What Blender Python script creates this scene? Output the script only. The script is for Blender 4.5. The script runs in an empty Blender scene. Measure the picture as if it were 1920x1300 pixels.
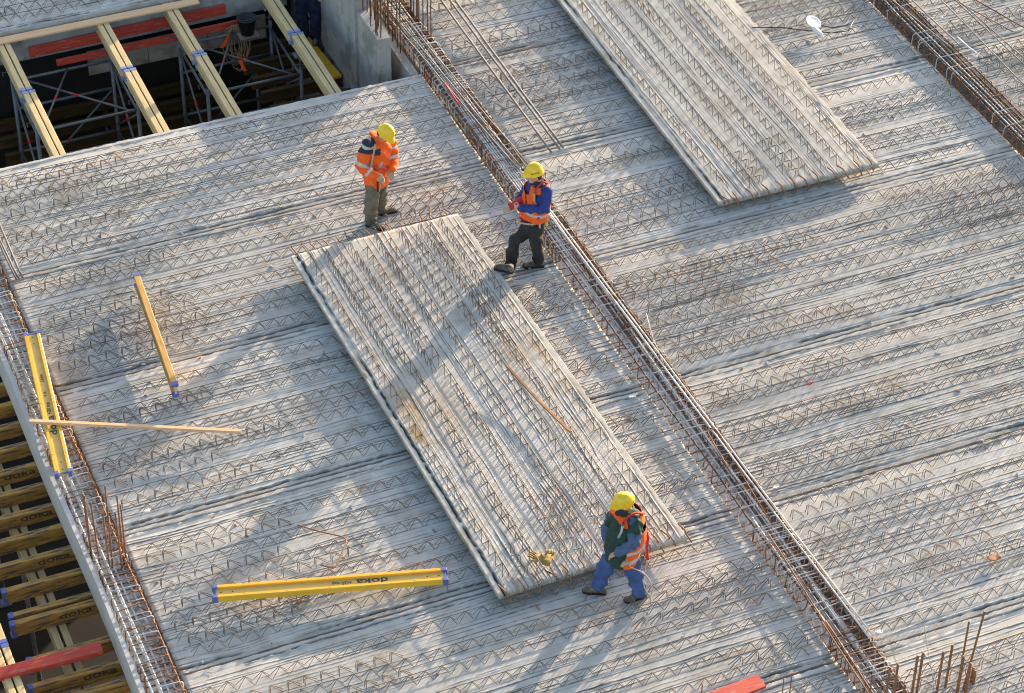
import bpy, bmesh, math, random
import numpy as np
from mathutils import Vector, Matrix
random.seed(7); RNG=np.random.default_rng(7)
S=bpy.context.scene; COL=S.collection
R=math.radians
# ---------------------------------------------------------------- camera
HC=20.7; FPX=4786.2; PIT,ROL,YAW=0.69278,0.013527,0.409529
_f=np.array([math.sin(YAW)*math.cos(PIT),math.cos(YAW)*math.cos(PIT),-math.sin(PIT)])
_r=np.array([math.cos(YAW),-math.sin(YAW),0.0]); _u=np.cross(_r,_f)
CR=math.cos(ROL)*_r+math.sin(ROL)*_u; CU=-math.sin(ROL)*_r+math.cos(ROL)*_u; CF=_f
cam=bpy.data.cameras.new('camera'); cam.sensor_width=36.0; cam.lens=FPX/1920*36; cam.clip_end=300; cam.clip_start=0.5
co=bpy.data.objects.new('camera',cam); COL.objects.link(co)
co.matrix_world=Matrix(((CR[0],CU[0],-CF[0],0),(CR[1],CU[1],-CF[1],0),(CR[2],CU[2],-CF[2],HC),(0,0,0,1)))
S.camera=co
# ---------------------------------------------------------------- light: low clear sun from behind right
SUN_EL=R(11.5); SUN_DIR=np.array([0.815*math.cos(SUN_EL),0.58*math.cos(SUN_EL),math.sin(SUN_EL)])
w=bpy.data.worlds.new('World'); S.world=w; w.use_nodes=True; wn=w.node_tree
bg=wn.nodes['Background']; sky=wn.nodes.new('ShaderNodeTexSky'); sky.sky_type='NISHITA'; sky.sun_disc=False
sky.sun_elevation=SUN_EL; sky.sun_rotation=math.atan2(SUN_DIR[0],SUN_DIR[1])
sky.dust_density=1.8; sky.ozone_density=0.75
wn.links.new(sky.outputs[0],bg.inputs[0]); bg.inputs[1].default_value=0.15
sl=bpy.data.lights.new('sun','SUN'); sl.energy=4.3; sl.angle=R(0.53); sl.color=(1.0,0.79,0.56)
so=bpy.data.objects.new('sun',sl); COL.objects.link(so); so.location=(40,60,20)
so.rotation_euler=Vector(SUN_DIR).to_track_quat('Z','Y').to_euler()
S.view_settings.view_transform='Standard'; S.view_settings.look='None'; S.view_settings.exposure=1.52; S.view_settings.gamma=1.0
S.render.engine='CYCLES'; S.cycles.filter_width=1.05
# ---------------------------------------------------------------- pixel helpers (photo 1920x1300 -> world at height z)
def U(px,py,z=0.0):
    d=CR*(px-960)/FPX-CU*(py-650)/FPX+CF
    t=(z-HC)/d[2]; return np.array([d[0]*t,d[1]*t,z])
DV=np.array([math.sin(YAW),math.cos(YAW),0.0]); RV=_r
def J(px,py,P0,dd=0.0):   # point seen at pixel, on the upright plane dd metres behind P0
    d=CR*(px-960)/FPX-CU*(py-650)/FPX+CF
    c=np.array([0,0,HC]); t=((P0+DV*dd-c)@DV)/(d@DV); return c+d*t
def px(P):
    d=np.asarray(P,float)-np.array([0,0,HC]); return 960+FPX*(CR@d)/(CF@d),650-FPX*(CU@d)/(CF@d)
# ---------------------------------------------------------------- materials
def mat(name,col,rough=0.7,metal=0.0,var=0.12,scale=8.0,bump=0.0,bscale=60.0,col2=None,c2scale=3.0,c2lo=0.5,c2hi=0.62,spec=0.4,stretch=None,coat=0.0,stain=None):
    m=bpy.data.materials.new(name); m.use_nodes=True; nt=m.node_tree; N=nt.nodes; L=nt.links
    b=N['Principled BSDF']; b.inputs['Roughness'].default_value=rough; b.inputs['Metallic'].default_value=metal
    b.inputs['Specular IOR Level'].default_value=spec; b.inputs['Coat Weight'].default_value=coat
    tc=N.new('ShaderNodeNewGeometry'); vec=tc.outputs['Position']
    if stretch:
        t2=N.new('ShaderNodeTexCoord'); mp=N.new('ShaderNodeMapping'); mp.inputs['Scale'].default_value=stretch
        L.new(t2.outputs['Object'],mp.inputs[0]); vec=mp.outputs[0]
    n=N.new('ShaderNodeTexNoise'); n.inputs['Scale'].default_value=scale; n.inputs['Detail'].default_value=6; L.new(vec,n.inputs['Vector'])
    cr=N.new('ShaderNodeValToRGB'); e=cr.color_ramp.elements
    e[0].position=.3; e[1].position=.7
    e[0].color=tuple(c*(1-var) for c in col)+(1,); e[1].color=tuple(min(1,c*(1+var)) for c in col)+(1,)
    L.new(n.outputs[0],cr.inputs[0]); out=cr.outputs[0]
    if col2:
        n2=N.new('ShaderNodeTexNoise'); n2.inputs['Scale'].default_value=c2scale; n2.inputs['Detail'].default_value=5; n2.inputs['Roughness'].default_value=.65
        L.new(vec,n2.inputs['Vector'])
        mr=N.new('ShaderNodeMapRange'); mr.inputs[1].default_value=c2lo; mr.inputs[2].default_value=c2hi; L.new(n2.outputs[0],mr.inputs[0])
        mx=N.new('ShaderNodeMix'); mx.data_type='RGBA'; L.new(mr.outputs[0],mx.inputs[0]); L.new(out,mx.inputs[6]); mx.inputs[7].default_value=tuple(col2)+(1,)
        out=mx.outputs[2]
    if stain:
        at=N.new('ShaderNodeAttribute'); at.attribute_name='stain'
        n3=N.new('ShaderNodeTexNoise'); n3.inputs['Scale'].default_value=14; n3.inputs['Detail'].default_value=5; L.new(vec,n3.inputs['Vector'])
        ml=N.new('ShaderNodeMath'); ml.operation='MULTIPLY'; L.new(at.outputs['Fac'],ml.inputs[0]); L.new(n3.outputs[0],ml.inputs[1])
        mx=N.new('ShaderNodeMix'); mx.data_type='RGBA'; L.new(ml.outputs[0],mx.inputs[0]); L.new(out,mx.inputs[6]); mx.inputs[7].default_value=tuple(stain)+(1,)
        out=mx.outputs[2]
    if stain:
        oi=N.new('ShaderNodeObjectInfo'); mo=N.new('ShaderNodeMapRange'); mo.inputs[3].default_value=.86; mo.inputs[4].default_value=1.06; L.new(oi.outputs['Random'],mo.inputs[0])
        vm=N.new('ShaderNodeVectorMath'); vm.operation='SCALE'; L.new(out,vm.inputs[0]); L.new(mo.outputs[0],vm.inputs['Scale']); out=vm.outputs[0]
        a2=N.new('ShaderNodeAttribute'); a2.attribute_name='painted_shade'
        mx=N.new('ShaderNodeMix'); mx.data_type='RGBA'; L.new(a2.outputs['Fac'],mx.inputs[0]); L.new(out,mx.inputs[6]); mx.inputs[7].default_value=(.045,.04,.034,1)  # ridge and edge shade mixed into the slab colour
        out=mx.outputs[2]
    L.new(out,b.inputs['Base Color'])
    if bump:
        n4=N.new('ShaderNodeTexNoise'); n4.inputs['Scale'].default_value=bscale; n4.inputs['Detail'].default_value=4; L.new(vec,n4.inputs['Vector'])
        bp=N.new('ShaderNodeBump'); bp.inputs['Strength'].default_value=bump; bp.inputs['Distance'].default_value=.01; L.new(n4.outputs[0],bp.inputs['Height']); L.new(bp.outputs[0],b.inputs['Normal'])
    return m
M={}
M['slab']=mat('slab_concrete',(.53,.508,.47),.9,var=.13,scale=6,bump=.5,bscale=90,col2=(.37,.34,.285),c2scale=1.9,c2lo=.5,c2hi=.72,spec=.2,stain=(.36,.2,.07))
M['wall']=mat('wall_concrete',(.33,.33,.32),.9,var=.16,scale=3,bump=.3,bscale=30,col2=(.22,.215,.2),c2scale=2.2,spec=.2)
M['pale']=mat('cement_dust',(.62,.61,.59),.95,var=.2,scale=30,bump=.6,bscale=50,col2=(.28,.27,.25),c2scale=9)
M['wire']=mat('girder_wire',(.17,.145,.115),.6,metal=.1,var=.3,scale=6,col2=(.24,.11,.045),c2scale=1.1,c2lo=.53,c2hi=.68)
M['rust']=mat('rusted_steel',(.23,.11,.055),.75,var=.4,scale=25,col2=(.33,.13,.04),c2scale=6)
M['rustd']=mat('dark_rusted_steel',(.09,.05,.032),.75,var=.4,scale=25,col2=(.2,.085,.035),c2scale=4)
M['bar']=mat('bare_steel_bar',(.2,.19,.185),.7,metal=.1,var=.2,scale=20,col2=(.2,.12,.07),c2scale=2.0,c2lo=.55,c2hi=.7)
M['barp']=mat('dusty_steel_bar',(.60,.585,.56),.8,metal=.0,var=.15,scale=20,col2=(.26,.15,.08),c2scale=2.5,c2lo=.56,c2hi=.7)
M['stir']=mat('stirrup_steel',(.56,.53,.50),.7,var=.2,scale=20,col2=(.24,.1,.04),c2scale=2.2,c2lo=.52,c2hi=.64)
M['yel']=mat('yellow_lacquered_beam',(.76,.41,.025),.45,var=.12,scale=3,stretch=(1,8,8),col2=(.50,.40,.24),c2scale=6,c2lo=.58,c2hi=.7,coat=.1)
M['yelw']=mat('yellow_web_panel',(.60,.42,.10),.5,var=.1,scale=6,coat=.1)
M['yeld']=mat('worn_yellow_beam',(.48,.24,.05),.65,var=.35,scale=5,stretch=(1,6,6),col2=(.10,.085,.07),c2scale=3.5,c2lo=.5,c2hi=.62)
M['dimw']=mat('pit_shaded_timber',(.075,.04,.011),.7,var=.3,scale=5,stretch=(1,6,6))  # timber colour darkened to stand for the shade deep in the pit
M['film']=mat('black_film_plywood',(.018,.017,.016),.6,var=.2)
M['wood']=mat('pale_timber',(.60,.44,.22),.65,var=.18,scale=3,stretch=(1,14,14),col2=(.44,.36,.25),c2scale=4,c2lo=.55,c2hi=.75)
M['woodb']=mat('weathered_flange',(.50,.28,.075),.65,var=.3,scale=4,stretch=(1,12,12),col2=(.42,.30,.17),c2scale=5,c2lo=.52,c2hi=.7)
M['plank']=mat('fresh_plank',(.66,.42,.24),.7,var=.12,scale=3,stretch=(1,16,16))
M['stick']=mat('brown_stick',(.30,.15,.06),.7,var=.3,scale=8)
M['red']=mat('red_painted_board',(.50,.055,.035),.55,var=.2,scale=4,stretch=(1,8,8),col2=(.42,.22,.17),c2scale=7,c2lo=.56,c2hi=.68)
M['blue']=mat('blue_plastic',(.10,.13,.36),.5,var=.15,scale=20)
M['ink']=mat('dark_print',(.06,.055,.04),.7,var=.1)
M['inkw']=mat('faded_print',(.11,.065,.025),.8,var=.3,scale=12)
M['tube']=mat('galvanised_tube',(.14,.15,.16),.5,metal=.4,var=.2,scale=15)
M['ply']=mat('form_plywood',(.30,.265,.22),.75,var=.2,scale=5,col2=(.2,.16,.12),c2scale=4)
M['edge']=mat('edge_form_panel',(.45,.43,.42),.6,var=.08,scale=3)
M['dark']=mat('pit_floor',(.02,.018,.016),.9,var=.3,scale=2)
M['orange']=mat('orange_fabric',(.86,.115,.012),.75,var=.07,scale=12,bump=.25,bscale=35)
M['rope']=mat('tan_rope',(.36,.24,.13),.85,var=.25,scale=60)
M['strap']=mat('tan_strap',(.44,.35,.2),.8,var=.15,scale=40)
M['helm']=mat('yellow_helmet',(.86,.55,.02),.35,var=.04,scale=20,coat=.3)
M['white']=mat('white_scrap',(.75,.76,.78),.6,var=.1,scale=30)
M['brick']=mat('broken_tile',(.42,.22,.12),.85,var=.2,scale=30)
M['bucket']=mat('black_bucket',(.02,.02,.022),.5,var=.2)
M['refl']=mat('reflective_tape',(.50,.50,.48),.4,metal=.2,var=.1,scale=30)
M['navy']=mat('navy_cloth',(.025,.03,.055),.85,var=.2,scale=20,bump=.3,bscale=40)
M['blueshirt']=mat('royal_blue_sweater',(.025,.045,.20),.85,var=.2,scale=20,bump=.3,bscale=50)
M['bluegrey']=mat('faded_blue_sleeve',(.07,.105,.19),.9,var=.2,scale=15,bump=.3,bscale=50)
M['jean']=mat('blue_work_trousers',(.045,.085,.22),.85,var=.25,scale=8,bump=.3,bscale=40,col2=(.10,.12,.16),c2scale=5,c2lo=.55,c2hi=.7)
M['olive']=mat('olive_grey_trousers',(.125,.11,.08),.9,var=.25,scale=8,bump=.35,bscale=40,col2=(.2,.185,.15),c2scale=5,c2lo=.55,c2hi=.75)
M['black']=mat('black_trousers',(.024,.023,.022),.85,var=.35,scale=8,bump=.35,bscale=40)
M['green']=mat('dark_green_quilt',(.018,.05,.035),.8,var=.25,scale=14,bump=.5,bscale=22)
M['navyd']=mat('dark_blue_overalls',(.014,.02,.055),.9,var=.3,scale=10)
M['capp']=mat('pale_blue_plastic',(.22,.26,.42),.5,var=.2,scale=20)
M['skin']=mat('skin',(.55,.30,.21),.6,var=.06,scale=20)
M['hair']=mat('brown_hair',(.05,.03,.02),.8,var=.3,scale=60)
M['boot']=mat('dusty_brown_boot',(.14,.105,.07),.85,var=.35,scale=14,bump=.3,bscale=40,col2=(.26,.23,.18),c2scale=9)
M['bootb']=mat('dusty_black_boot',(.07,.062,.05),.85,var=.35,scale=14,bump=.3,bscale=40,col2=(.2,.18,.15),c2scale=9)
M['glove']=mat('leather_work_glove',(.42,.33,.21),.85,var=.2,scale=25,bump=.3,bscale=50)
M['gloveb']=mat('yellow_brown_glove',(.35,.22,.06),.85,var=.35,scale=25,bump=.3,bscale=50)
M['redcl']=mat('red_harness_webbing',(.50,.03,.025),.75,var=.12,scale=30)
# ---------------------------------------------------------------- object helpers
def lnk(o): COL.objects.link(o); return o
def tag(o,label=None,cat=None,group=None,kind=None):
    if label: o['label']=label
    if cat: o['category']=cat
    if group: o['group']=group
    if kind: o['kind']=kind
    return o
def thing(name,label,cat,loc,group=None):
    o=bpy.data.objects.new(name,None); o.empty_display_size=.1; o.location=tuple(float(v) for v in loc); lnk(o); return tag(o,label,cat,group)
def setpar(o,p):
    o.parent=p
    if p.parent is None and p.type=='EMPTY': o.matrix_parent_inverse=Matrix.Translation(-Vector(p.location)) if p.rotation_euler==Vector((0,0,0)) or True else None
    return o
def npmesh(name,V,F,mats,smooth=False,mi=None,attr=None,painted_shade=None):
    V=np.asarray(V,dtype=np.float32); me=bpy.data.meshes.new(name)
    if isinstance(F,np.ndarray):
        n,k=F.shape; me.vertices.add(len(V)); me.vertices.foreach_set('co',V.ravel())
        me.loops.add(n*k); me.loops.foreach_set('vertex_index',F.astype(np.int32).ravel())
        me.polygons.add(n); me.polygons.foreach_set('loop_start',np.arange(0,n*k,k,dtype=np.int32)); me.polygons.foreach_set('loop_total',np.full(n,k,dtype=np.int32))
    else: me.from_pydata(V.tolist(),[],F)
    for m in (mats if isinstance(mats,(list,tuple)) else [mats]): me.materials.append(m)
    n=len(me.polygons)
    if isinstance(smooth,np.ndarray): me.polygons.foreach_set('use_smooth',smooth.astype(bool))
    elif smooth: me.polygons.foreach_set('use_smooth',np.ones(n,bool))
    if mi is not None: me.polygons.foreach_set('material_index',np.asarray(mi,dtype=np.int32))
    if attr is not None:
        a=me.attributes.new('stain','FLOAT','POINT'); a.data.foreach_set('value',np.asarray(attr,dtype=np.float32))
    if painted_shade is not None:
        a=me.attributes.new('painted_shade','FLOAT','POINT'); a.data.foreach_set('value',np.asarray(painted_shade,dtype=np.float32))
    me.update(calc_edges=True); me.validate(); return me
def obj(name,me,parent=None,loc=None,rot=None):
    o=bpy.data.objects.new(name,me); lnk(o)
    if parent is not None:
        o.parent=parent
        o.matrix_parent_inverse=Matrix.Translation(-Vector(parent.location)) if parent.type=='EMPTY' else parent.matrix_basis.inverted()
    if loc is not None: o.location=tuple(float(v) for v in loc)
    if rot is not None: o.rotation_euler=rot
    return o
class MB:
    def __init__(s): s.v=[]; s.f=[]; s.m=[]
    def add(s,V,F,m=0):
        b=len(s.v); s.v.extend([tuple(float(c) for c in p) for p in V]); s.f.extend([[i+b for i in f] for f in F]); s.m.extend([m]*len(F)); return s
    def box(s,c,d,ax=None,m=0,taper=1.0):
        c=np.asarray(c,float); X,Y,Z=(np.eye(3) if ax is None else [np.asarray(a,float) for a in ax])
        V=[]
        for dz in(-.5,.5):
            k=1.0 if dz<0 else taper
            for dx,dy in((-.5,-.5),(.5,-.5),(.5,.5),(-.5,.5)): V.append(c+X*dx*d[0]*k+Y*dy*d[1]*k+Z*dz*d[2])
        return s.add(V,[[3,2,1,0],[4,5,6,7],[0,1,5,4],[1,2,6,5],[2,3,7,6],[3,0,4,7]],m)
    def tube(s,P,r,n=5,m=0,closed=False,caps=True):
        P=[np.asarray(p,float) for p in P]; k=len(P); rr=r if hasattr(r,'__len__') else [r]*k
        V=[]; ref=None
        for i in range(k):
            if closed: t=P[(i+1)%k]-P[i-1]
            else: t=P[min(i+1,k-1)]-P[max(i-1,0)]
            t=t/(np.linalg.norm(t)+1e-9)
            if ref is None: ref=np.array([0,0,1.]) if abs(t[2])<.9 else np.array([1.,0,0])
            a=ref-t*(ref@t)
            if np.linalg.norm(a)<1e-4: a=np.cross(t,[.3,.5,.8])
            a/=np.linalg.norm(a); ref=a; b=np.cross(t,a)
            for j in range(n): an=2*math.pi*j/n; V.append(P[i]+rr[i]*(math.cos(an)*a+math.sin(an)*b))
        F=[]
        for i in range(k if closed else k-1):
            i2=(i+1)%k
            for j in range(n): j2=(j+1)%n; F.append([i*n+j,i*n+j2,i2*n+j2,i2*n+j])
        if caps and not closed: F.append(list(range(n))[::-1]); F.append([(k-1)*n+j for j in range(n)])
        return s.add(V,F,m)
    def loft(s,secs,n=14,m=0):   # secs: (centre, lateral vec, front vec)
        V=[]
        for c,a,b in secs:
            c,a,b=np.asarray(c,float),np.asarray(a,float),np.asarray(b,float)
            for j in range(n): t=2*math.pi*j/n; V.append(c+a*math.cos(t)+b*math.sin(t))
        k=len(secs); F=[[i*n+j,i*n+(j+1)%n,(i+1)*n+(j+1)%n,(i+1)*n+j] for i in range(k-1) for j in range(n)]
        F.append(list(range(n))[::-1]); F.append([(k-1)*n+j for j in range(n)])
        return s.add(V,F,m)
    def ell(s,c,ax,nu=12,nv=8,m=0):
        c=np.asarray(c,float); a,b,d=[np.asarray(q,float) for q in ax]; V=[c-d]; 
        for i in range(1,nv):
            ph=math.pi*i/nv
            for j in range(nu): t=2*math.pi*j/nu; V.append(c-d*math.cos(ph)+math.sin(ph)*(a*math.cos(t)+b*math.sin(t)))
        V.append(c+d); F=[[0,1+(j+1)%nu,1+j] for j in range(nu)]
        for i in range(nv-2):
            for j in range(nu): F.append([1+i*nu+j,1+i*nu+(j+1)%nu,1+(i+1)*nu+(j+1)%nu,1+(i+1)*nu+j])
        e=len(V)-1; F+=[[e,1+(nv-2)*nu+j,1+(nv-2)*nu+(j+1)%nu] for j in range(nu)]
        return s.add(V,F,m)
    def mesh(s,name,mats,smooth=False): return npmesh(name,s.v,s.f,mats,smooth,s.m)
    def build(s,name,mats,parent=None,smooth=False): return obj(name,s.mesh(name,mats,smooth),parent)
def segs_mesh(name,A,B,r,mats,n=4,mi=0):
    A=np.asarray(A,float); B=np.asarray(B,float); k=len(A); r=np.broadcast_to(np.asarray(r,float),(k,))
    t=B-A; t/=np.linalg.norm(t,axis=1)[:,None]
    ref=np.where(np.abs(t[:,2:3])<.9,np.array([[0,0,1.]]),np.array([[1.,0,0]])); a=np.cross(t,ref); a/=np.linalg.norm(a,axis=1)[:,None]; b=np.cross(t,a)
    ang=np.arange(n)*2*math.pi/n
    ring=(a[:,None,:]*np.cos(ang)[None,:,None]+b[:,None,:]*np.sin(ang)[None,:,None])*r[:,None,None]
    V=np.concatenate([A[:,None,:]+ring,B[:,None,:]+ring],axis=1).reshape(-1,3)
    base=(np.arange(k)*2*n)[:,None]; j=np.arange(n); j2=(j+1)%n
    F=np.stack([base+j,base+j2,base+n+j2,base+n+j],axis=-1).reshape(-1,4)
    return npmesh(name,V,F,mats,True)
# ================================================================ SETTING
def sheet(name,x0,x1,y0,y1,z,m):
    return tag(MB().add([(x0,y0,z),(x1,y0,z),(x1,y1,z),(x0,y1,z)],[[0,1,2,3]]).build(name,m),kind='structure')
sheet('ground',-60,90,-20,110,-4.0,M['dark'])
# ---------------------------------------------------------------- precast floor elements
def snoise(n,corr,rng):
    k=max(2,int(n/corr)+3); c=rng.normal(size=k); x=np.linspace(0,k-1.001,n); i=x.astype(int); f=x-i; f=f*f*(3-2*f); return c[i]*(1-f)+c[i+1]*f
def slab_mesh(name,L,W,seed,th=.06,ds=.05,dt=.0062,lines=.036,patches=(),gird=(),lip=1.0,rustends=(0,1)):
    rng=np.random.default_rng(seed); ns=int(L/ds)+1; nt=int(W/dt)+1
    s=np.linspace(0,L,ns); t=np.linspace(0,W,nt); Hh=np.zeros((nt,ns)); T=t[:,None]; DI=np.zeros((nt,ns))
    tk=.13; shared=snoise(ns,18,rng)*.006
    while tk<W-.12:
        wob=tk+shared+snoise(ns,9,rng)*.006+snoise(ns,2.2,rng)*.0022
        am=np.clip(.95+.5*snoise(ns,14,rng),.1,1.6)
        if rng.random()<.2: am*=(np.arange(ns)>rng.integers(0,ns))*1.0
        D=T-wob[None,:]
        rid=rng.uniform(.003,.0075) if lip<=1 else rng.uniform(.0022,.005); st=rng.normal()*.001
        Hh+=am[None,:]*rid*np.exp(-(D/.0058)**2)*(1+.35*rng.normal(size=(1,ns)))
        DI=np.maximum(DI,np.clip(am*rng.uniform(.2,.8),0,1)[None,:]*np.exp(-((D+.009)/.006)**2)*np.clip(.85+.4*rng.normal(size=(1,ns)),.2,1))  # shade line painted on the side of each ridge away from the sun
        Hh+=st*.5*(np.tanh(D/.008)-np.tanh((D-rng.uniform(.05,.12))/.01))*am[None,:]
        tk+=abs(rng.normal(lines,.018))+.017
    rough=np.zeros((nt,ns))+np.clip(sum(snoise(nt,6,rng)[:,None]*snoise(ns,10,rng)[None,:] for _ in range(4))*.3+.35,0.05,1)
    Hh+=rng.normal(size=(nt,ns))*.0005*rough
    for e,edge in enumerate((.085+.02*rng.random(),W-.085-.02*rng.random())):
        D=T-(edge+snoise(ns,5,rng)*.006+snoise(ns,1.2,rng)*.004)[None,:]
        am=np.clip(.6+.5*snoise(ns,12,rng),.08,1.5)*(1+.45*rng.normal(size=ns))*lip
        sg=-1 if e==0 else 1
        Hh+=(.014 if lip<=1 else .007)*np.clip(am,0,2)[None,:]*np.exp(-(D/.009)**2)*(1+.4*rng.normal(size=(nt,ns)))
        Hh-=(.042 if lip<=1 else (.034 if e==0 else .004))*np.clip(am,0,1.3)[None,:]*np.exp(-((D-sg*.02)/.012)**2)
        DI=np.maximum(DI,(1 if lip<=1 or e==0 else .35)*np.clip(am*1.3,0,1)[None,:]*np.exp(-((D-sg*.02)/(.016 if lip<=1 else .021))**2)*np.clip(1.0+.5*rng.normal(size=(nt,ns)),0,1)); DI=np.maximum(DI,((.3 if e==0 else .04) if lip<=1 else 0)*((T<edge-.03) if e==0 else (T>edge+.03)))  # dark painted into edge cracks; margin band painted as the lip's shade
        inner=(T<edge) if e==0 else (T>edge)
        Hh-=.004*inner
    for _ in range(5):   # dropped mortar lumps
        ci,cj=rng.uniform(0,W),rng.uniform(0,L); rr=rng.uniform(.03,.09)
        dd=((T-ci)/rr)**2+((s[None,:]-cj)/(rr*1.6))**2
        Hh+=.007*np.exp(-dd)*(1+.6*rng.normal(size=(nt,ns)))
    X=np.broadcast_to(s[None,:],(nt,ns)).copy(); Y=np.broadcast_to(t[:,None],(nt,ns)).copy()
    X[:,0]+=rng.normal(size=nt)*.003; X[:,-1]+=rng.normal(size=nt)*.003; ej=1.0 if lip<=1 else .45
    Y[0]+=ej*snoise(ns,1.5,rng)*.006+np.abs(snoise(ns,4,rng))*.006*ej; Y[-1]-=ej*snoise(ns,1.5,rng)*.006+ej*np.abs(snoise(ns,4,rng))*.006
    V=np.stack([X,Y,Hh],-1).reshape(-1,3)
    st=np.zeros((nt,ns))
    for e in rustends:
        dist=(s if e==0 else L-s)[None,:]
        for k in range(int(W/.15)):
            tt=.1+k*.15+rng.normal()*.02; ln=rng.uniform(.05,.3)
            st=np.maximum(st,np.exp(-((T-tt)/.022)**2)*np.exp(-dist/ln)*rng.uniform(.3,1.6))
    for _ in range(9):
        ci,cj=rng.uniform(0,W),rng.uniform(0,L); st=np.maximum(st,.5*np.exp(-((T-ci)/.05)**2-((s[None,:]-cj)/.25)**2))
    for (pt,ps,rt_,rs_,am_) in patches: st=np.maximum(st,am_*np.exp(-((T-pt)/rt_)**2-((s[None,:]-ps)/rs_)**2))
    idx=np.arange(nt*ns).reshape(nt,ns)
    top=np.stack([idx[:-1,:-1],idx[:-1,1:],idx[1:,1:],idx[1:,:-1]],-1).reshape(-1,4)
    loop=np.concatenate([idx[0,:],idx[1:,-1],idx[-1,-2::-1],idx[-2:0:-1,0]])
    low=V[loop].copy(); low[:,2]=-th; nb=len(V); k=len(loop); a=np.arange(k); b=(a+1)%k
    side=np.stack([loop[b],loop[a],nb+a,nb+b],-1)
    c4=np.array([[0,0,-th],[0,W,-th],[L,W,-th],[L,0,-th]]); V=np.concatenate([V,low,c4]); 
    F=np.concatenate([top,side,[[nb+k,nb+k+1,nb+k+2,nb+k+3]]]); sm=np.zeros(len(F),bool); sm[:len(top)]=True
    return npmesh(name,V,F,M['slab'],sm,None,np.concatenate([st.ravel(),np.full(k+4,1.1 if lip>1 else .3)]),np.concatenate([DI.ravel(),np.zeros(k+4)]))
_gc={}
def girder_mesh(L,var):
    L=round(L*5)/5; key=(L,var)
    if key in _gc: return _gc[key]
    rng=np.random.default_rng(int(L*10)*7+var); n=int(L/.2); A=[];B=[];r=[]
    h=.124; x0=(L-n*.2)/2
    bend=snoise(n*2+1,6,rng)*.004
    for i in range(n):
        xa=x0+i*.2
        for sd in(-1,1):
            p0=(xa,sd*.042,-.012);p1=(xa+.105,sd*.006,h);p2=(xa+.2,sd*.042,-.012)
            A+=[p0,p1];B+=[p1,p2];r+=[.0040,.0040]
    xs=np.linspace(0.02,L-.02,int(L/.4)+1); yy=snoise(len(xs),3,rng)*.004; zz=h+.003+snoise(len(xs),3,rng)*.002
    for i in range(len(xs)-1): A.append((xs[i],yy[i],zz[i]));B.append((xs[i+1],yy[i+1],zz[i+1]));r.append(.0056)
    _gc[key]=segs_mesh('lattice_girder',A,B,r,M['wire']); return _gc[key]
_hc={}
def hook_mesh(flip,var):
    key=(flip,var)
    if key not in _hc:
        rng=np.random.default_rng(flip*5+var); sg=-1 if flip else 1; hh=.118+rng.normal()*.004; m=MB()
        for sd in(-1,1):
            w=.018*sd; m.tube([(0,w*1.5,-.012),(sg*.002,w,hh-.014),(sg*.014,w*.6,hh),(sg*.034,w*.6,hh-.006),(sg*.165,w*1.6,-.012)],.0048,4,caps=False)
        m.tube([(sg*.02,-.014,hh),(sg*.02,.014,hh)],.0042,4)
        _hc[key]=m.mesh('shear_hook',M['wire'],True)
    return _hc[key]
_ab={}
def anchor_mesh(k):
    if k not in _ab:
        rng=np.random.default_rng(k); z=-.02; l=.13+.06*rng.random(); 
        P=[(-.05,0,z),(l*.5,rng.normal()*.006,z+.004),(l,rng.normal()*.015,z+rng.uniform(.0,.09))]
        if k%3==0: P.append((l+.01,0,z+.07))
        _ab[k]=MB().tube(P,.0085,5).mesh('anchor_bar',M['rust'],True)
    return _ab[k]
def up_anchor_mesh(k):
    kk=('u',k)
    if kk not in _ab:
        rng=np.random.default_rng(k+50); P=[(-.13,0,.035),(-.03,0,.03),(.0,0,.014),(.02,0,-.02),(.08+.05*rng.random(),rng.normal()*.01,-.05)]
        _ab[kk]=MB().tube(P,.0098,5).mesh('anchor_bar',M['rust'],True)
    return _ab[kk]
def element(origin,ang,L,W,seed,label,gspace,hooks,anchors=(1,1),group=None,lip=1.0,skipg=0,upanch=False,patches=()):
    """origin: world position of local (0,0,0) = top surface corner; local x along girders"""
    rng=np.random.default_rng(seed+1000); o=np.asarray(origin,float); c,s=math.cos(ang),math.sin(ang)
    def Wd(x,y,z=0): return o+np.array([c*x-s*y,s*x+c*y,z])
    root=thing('precast_floor_element',label,'floor element',Wd(L/2,W/2,-.06),group)
    obj('slab',slab_mesh('slab',L,W,seed,lip=lip,patches=patches),root,o,(0,0,ang))
    t=.17+rng.random()*.1; rows=[]
    while t<W-.12: rows.append(t); t+=min(gspace+.09,max(.23,rng.normal(gspace,.06)))
    for i,t in enumerate(rows):
        ll=round(L*5)/5-.2
        obj('lattice_girder',girder_mesh(ll,int(rng.integers(0,4))),root,Wd((L-ll)/2+rng.normal()*.05,t,0),(0,0,ang+rng.normal()*.0012))
    for e,(frac,ln) in enumerate(hooks):
        for i in range(len(rows)-1):
            gap=rows[i+1]-rows[i]
            if gap>.22 and rng.random()<frac:
                n=max(3,int(ln*rng.uniform(.55,1.15)/.2)); t=rows[i]+gap*rng.uniform(.42,.6)
                x=.12+rng.random()*.1 if e==0 else L-.12-rng.random()*.1
                xx=x if e==0 else x-(n-1)*.2; dv=rng.normal()*.004
                for q in range(n): obj('shear_hook',hook_mesh(e,int(rng.integers(0,5))),root,Wd(xx+q*.2+rng.normal()*.006,t+dv*q,0),(0,0,ang+rng.normal()*.03))
    for e in(0,1):
        if not anchors[e]: continue
        k=0; t=.08
        while t<W-.04:
            me=(up_anchor_mesh if upanch and e==0 else anchor_mesh)(int(rng.integers(0,7)))
            obj('anchor_bar',me,root,Wd(0 if e==0 else L,t+rng.normal()*.012),(0,0,ang+(math.pi if e==0 else 0)+rng.normal()*.12)); t+=.15
    return root,rows
G_EL='floor elements laid in the deck'
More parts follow.
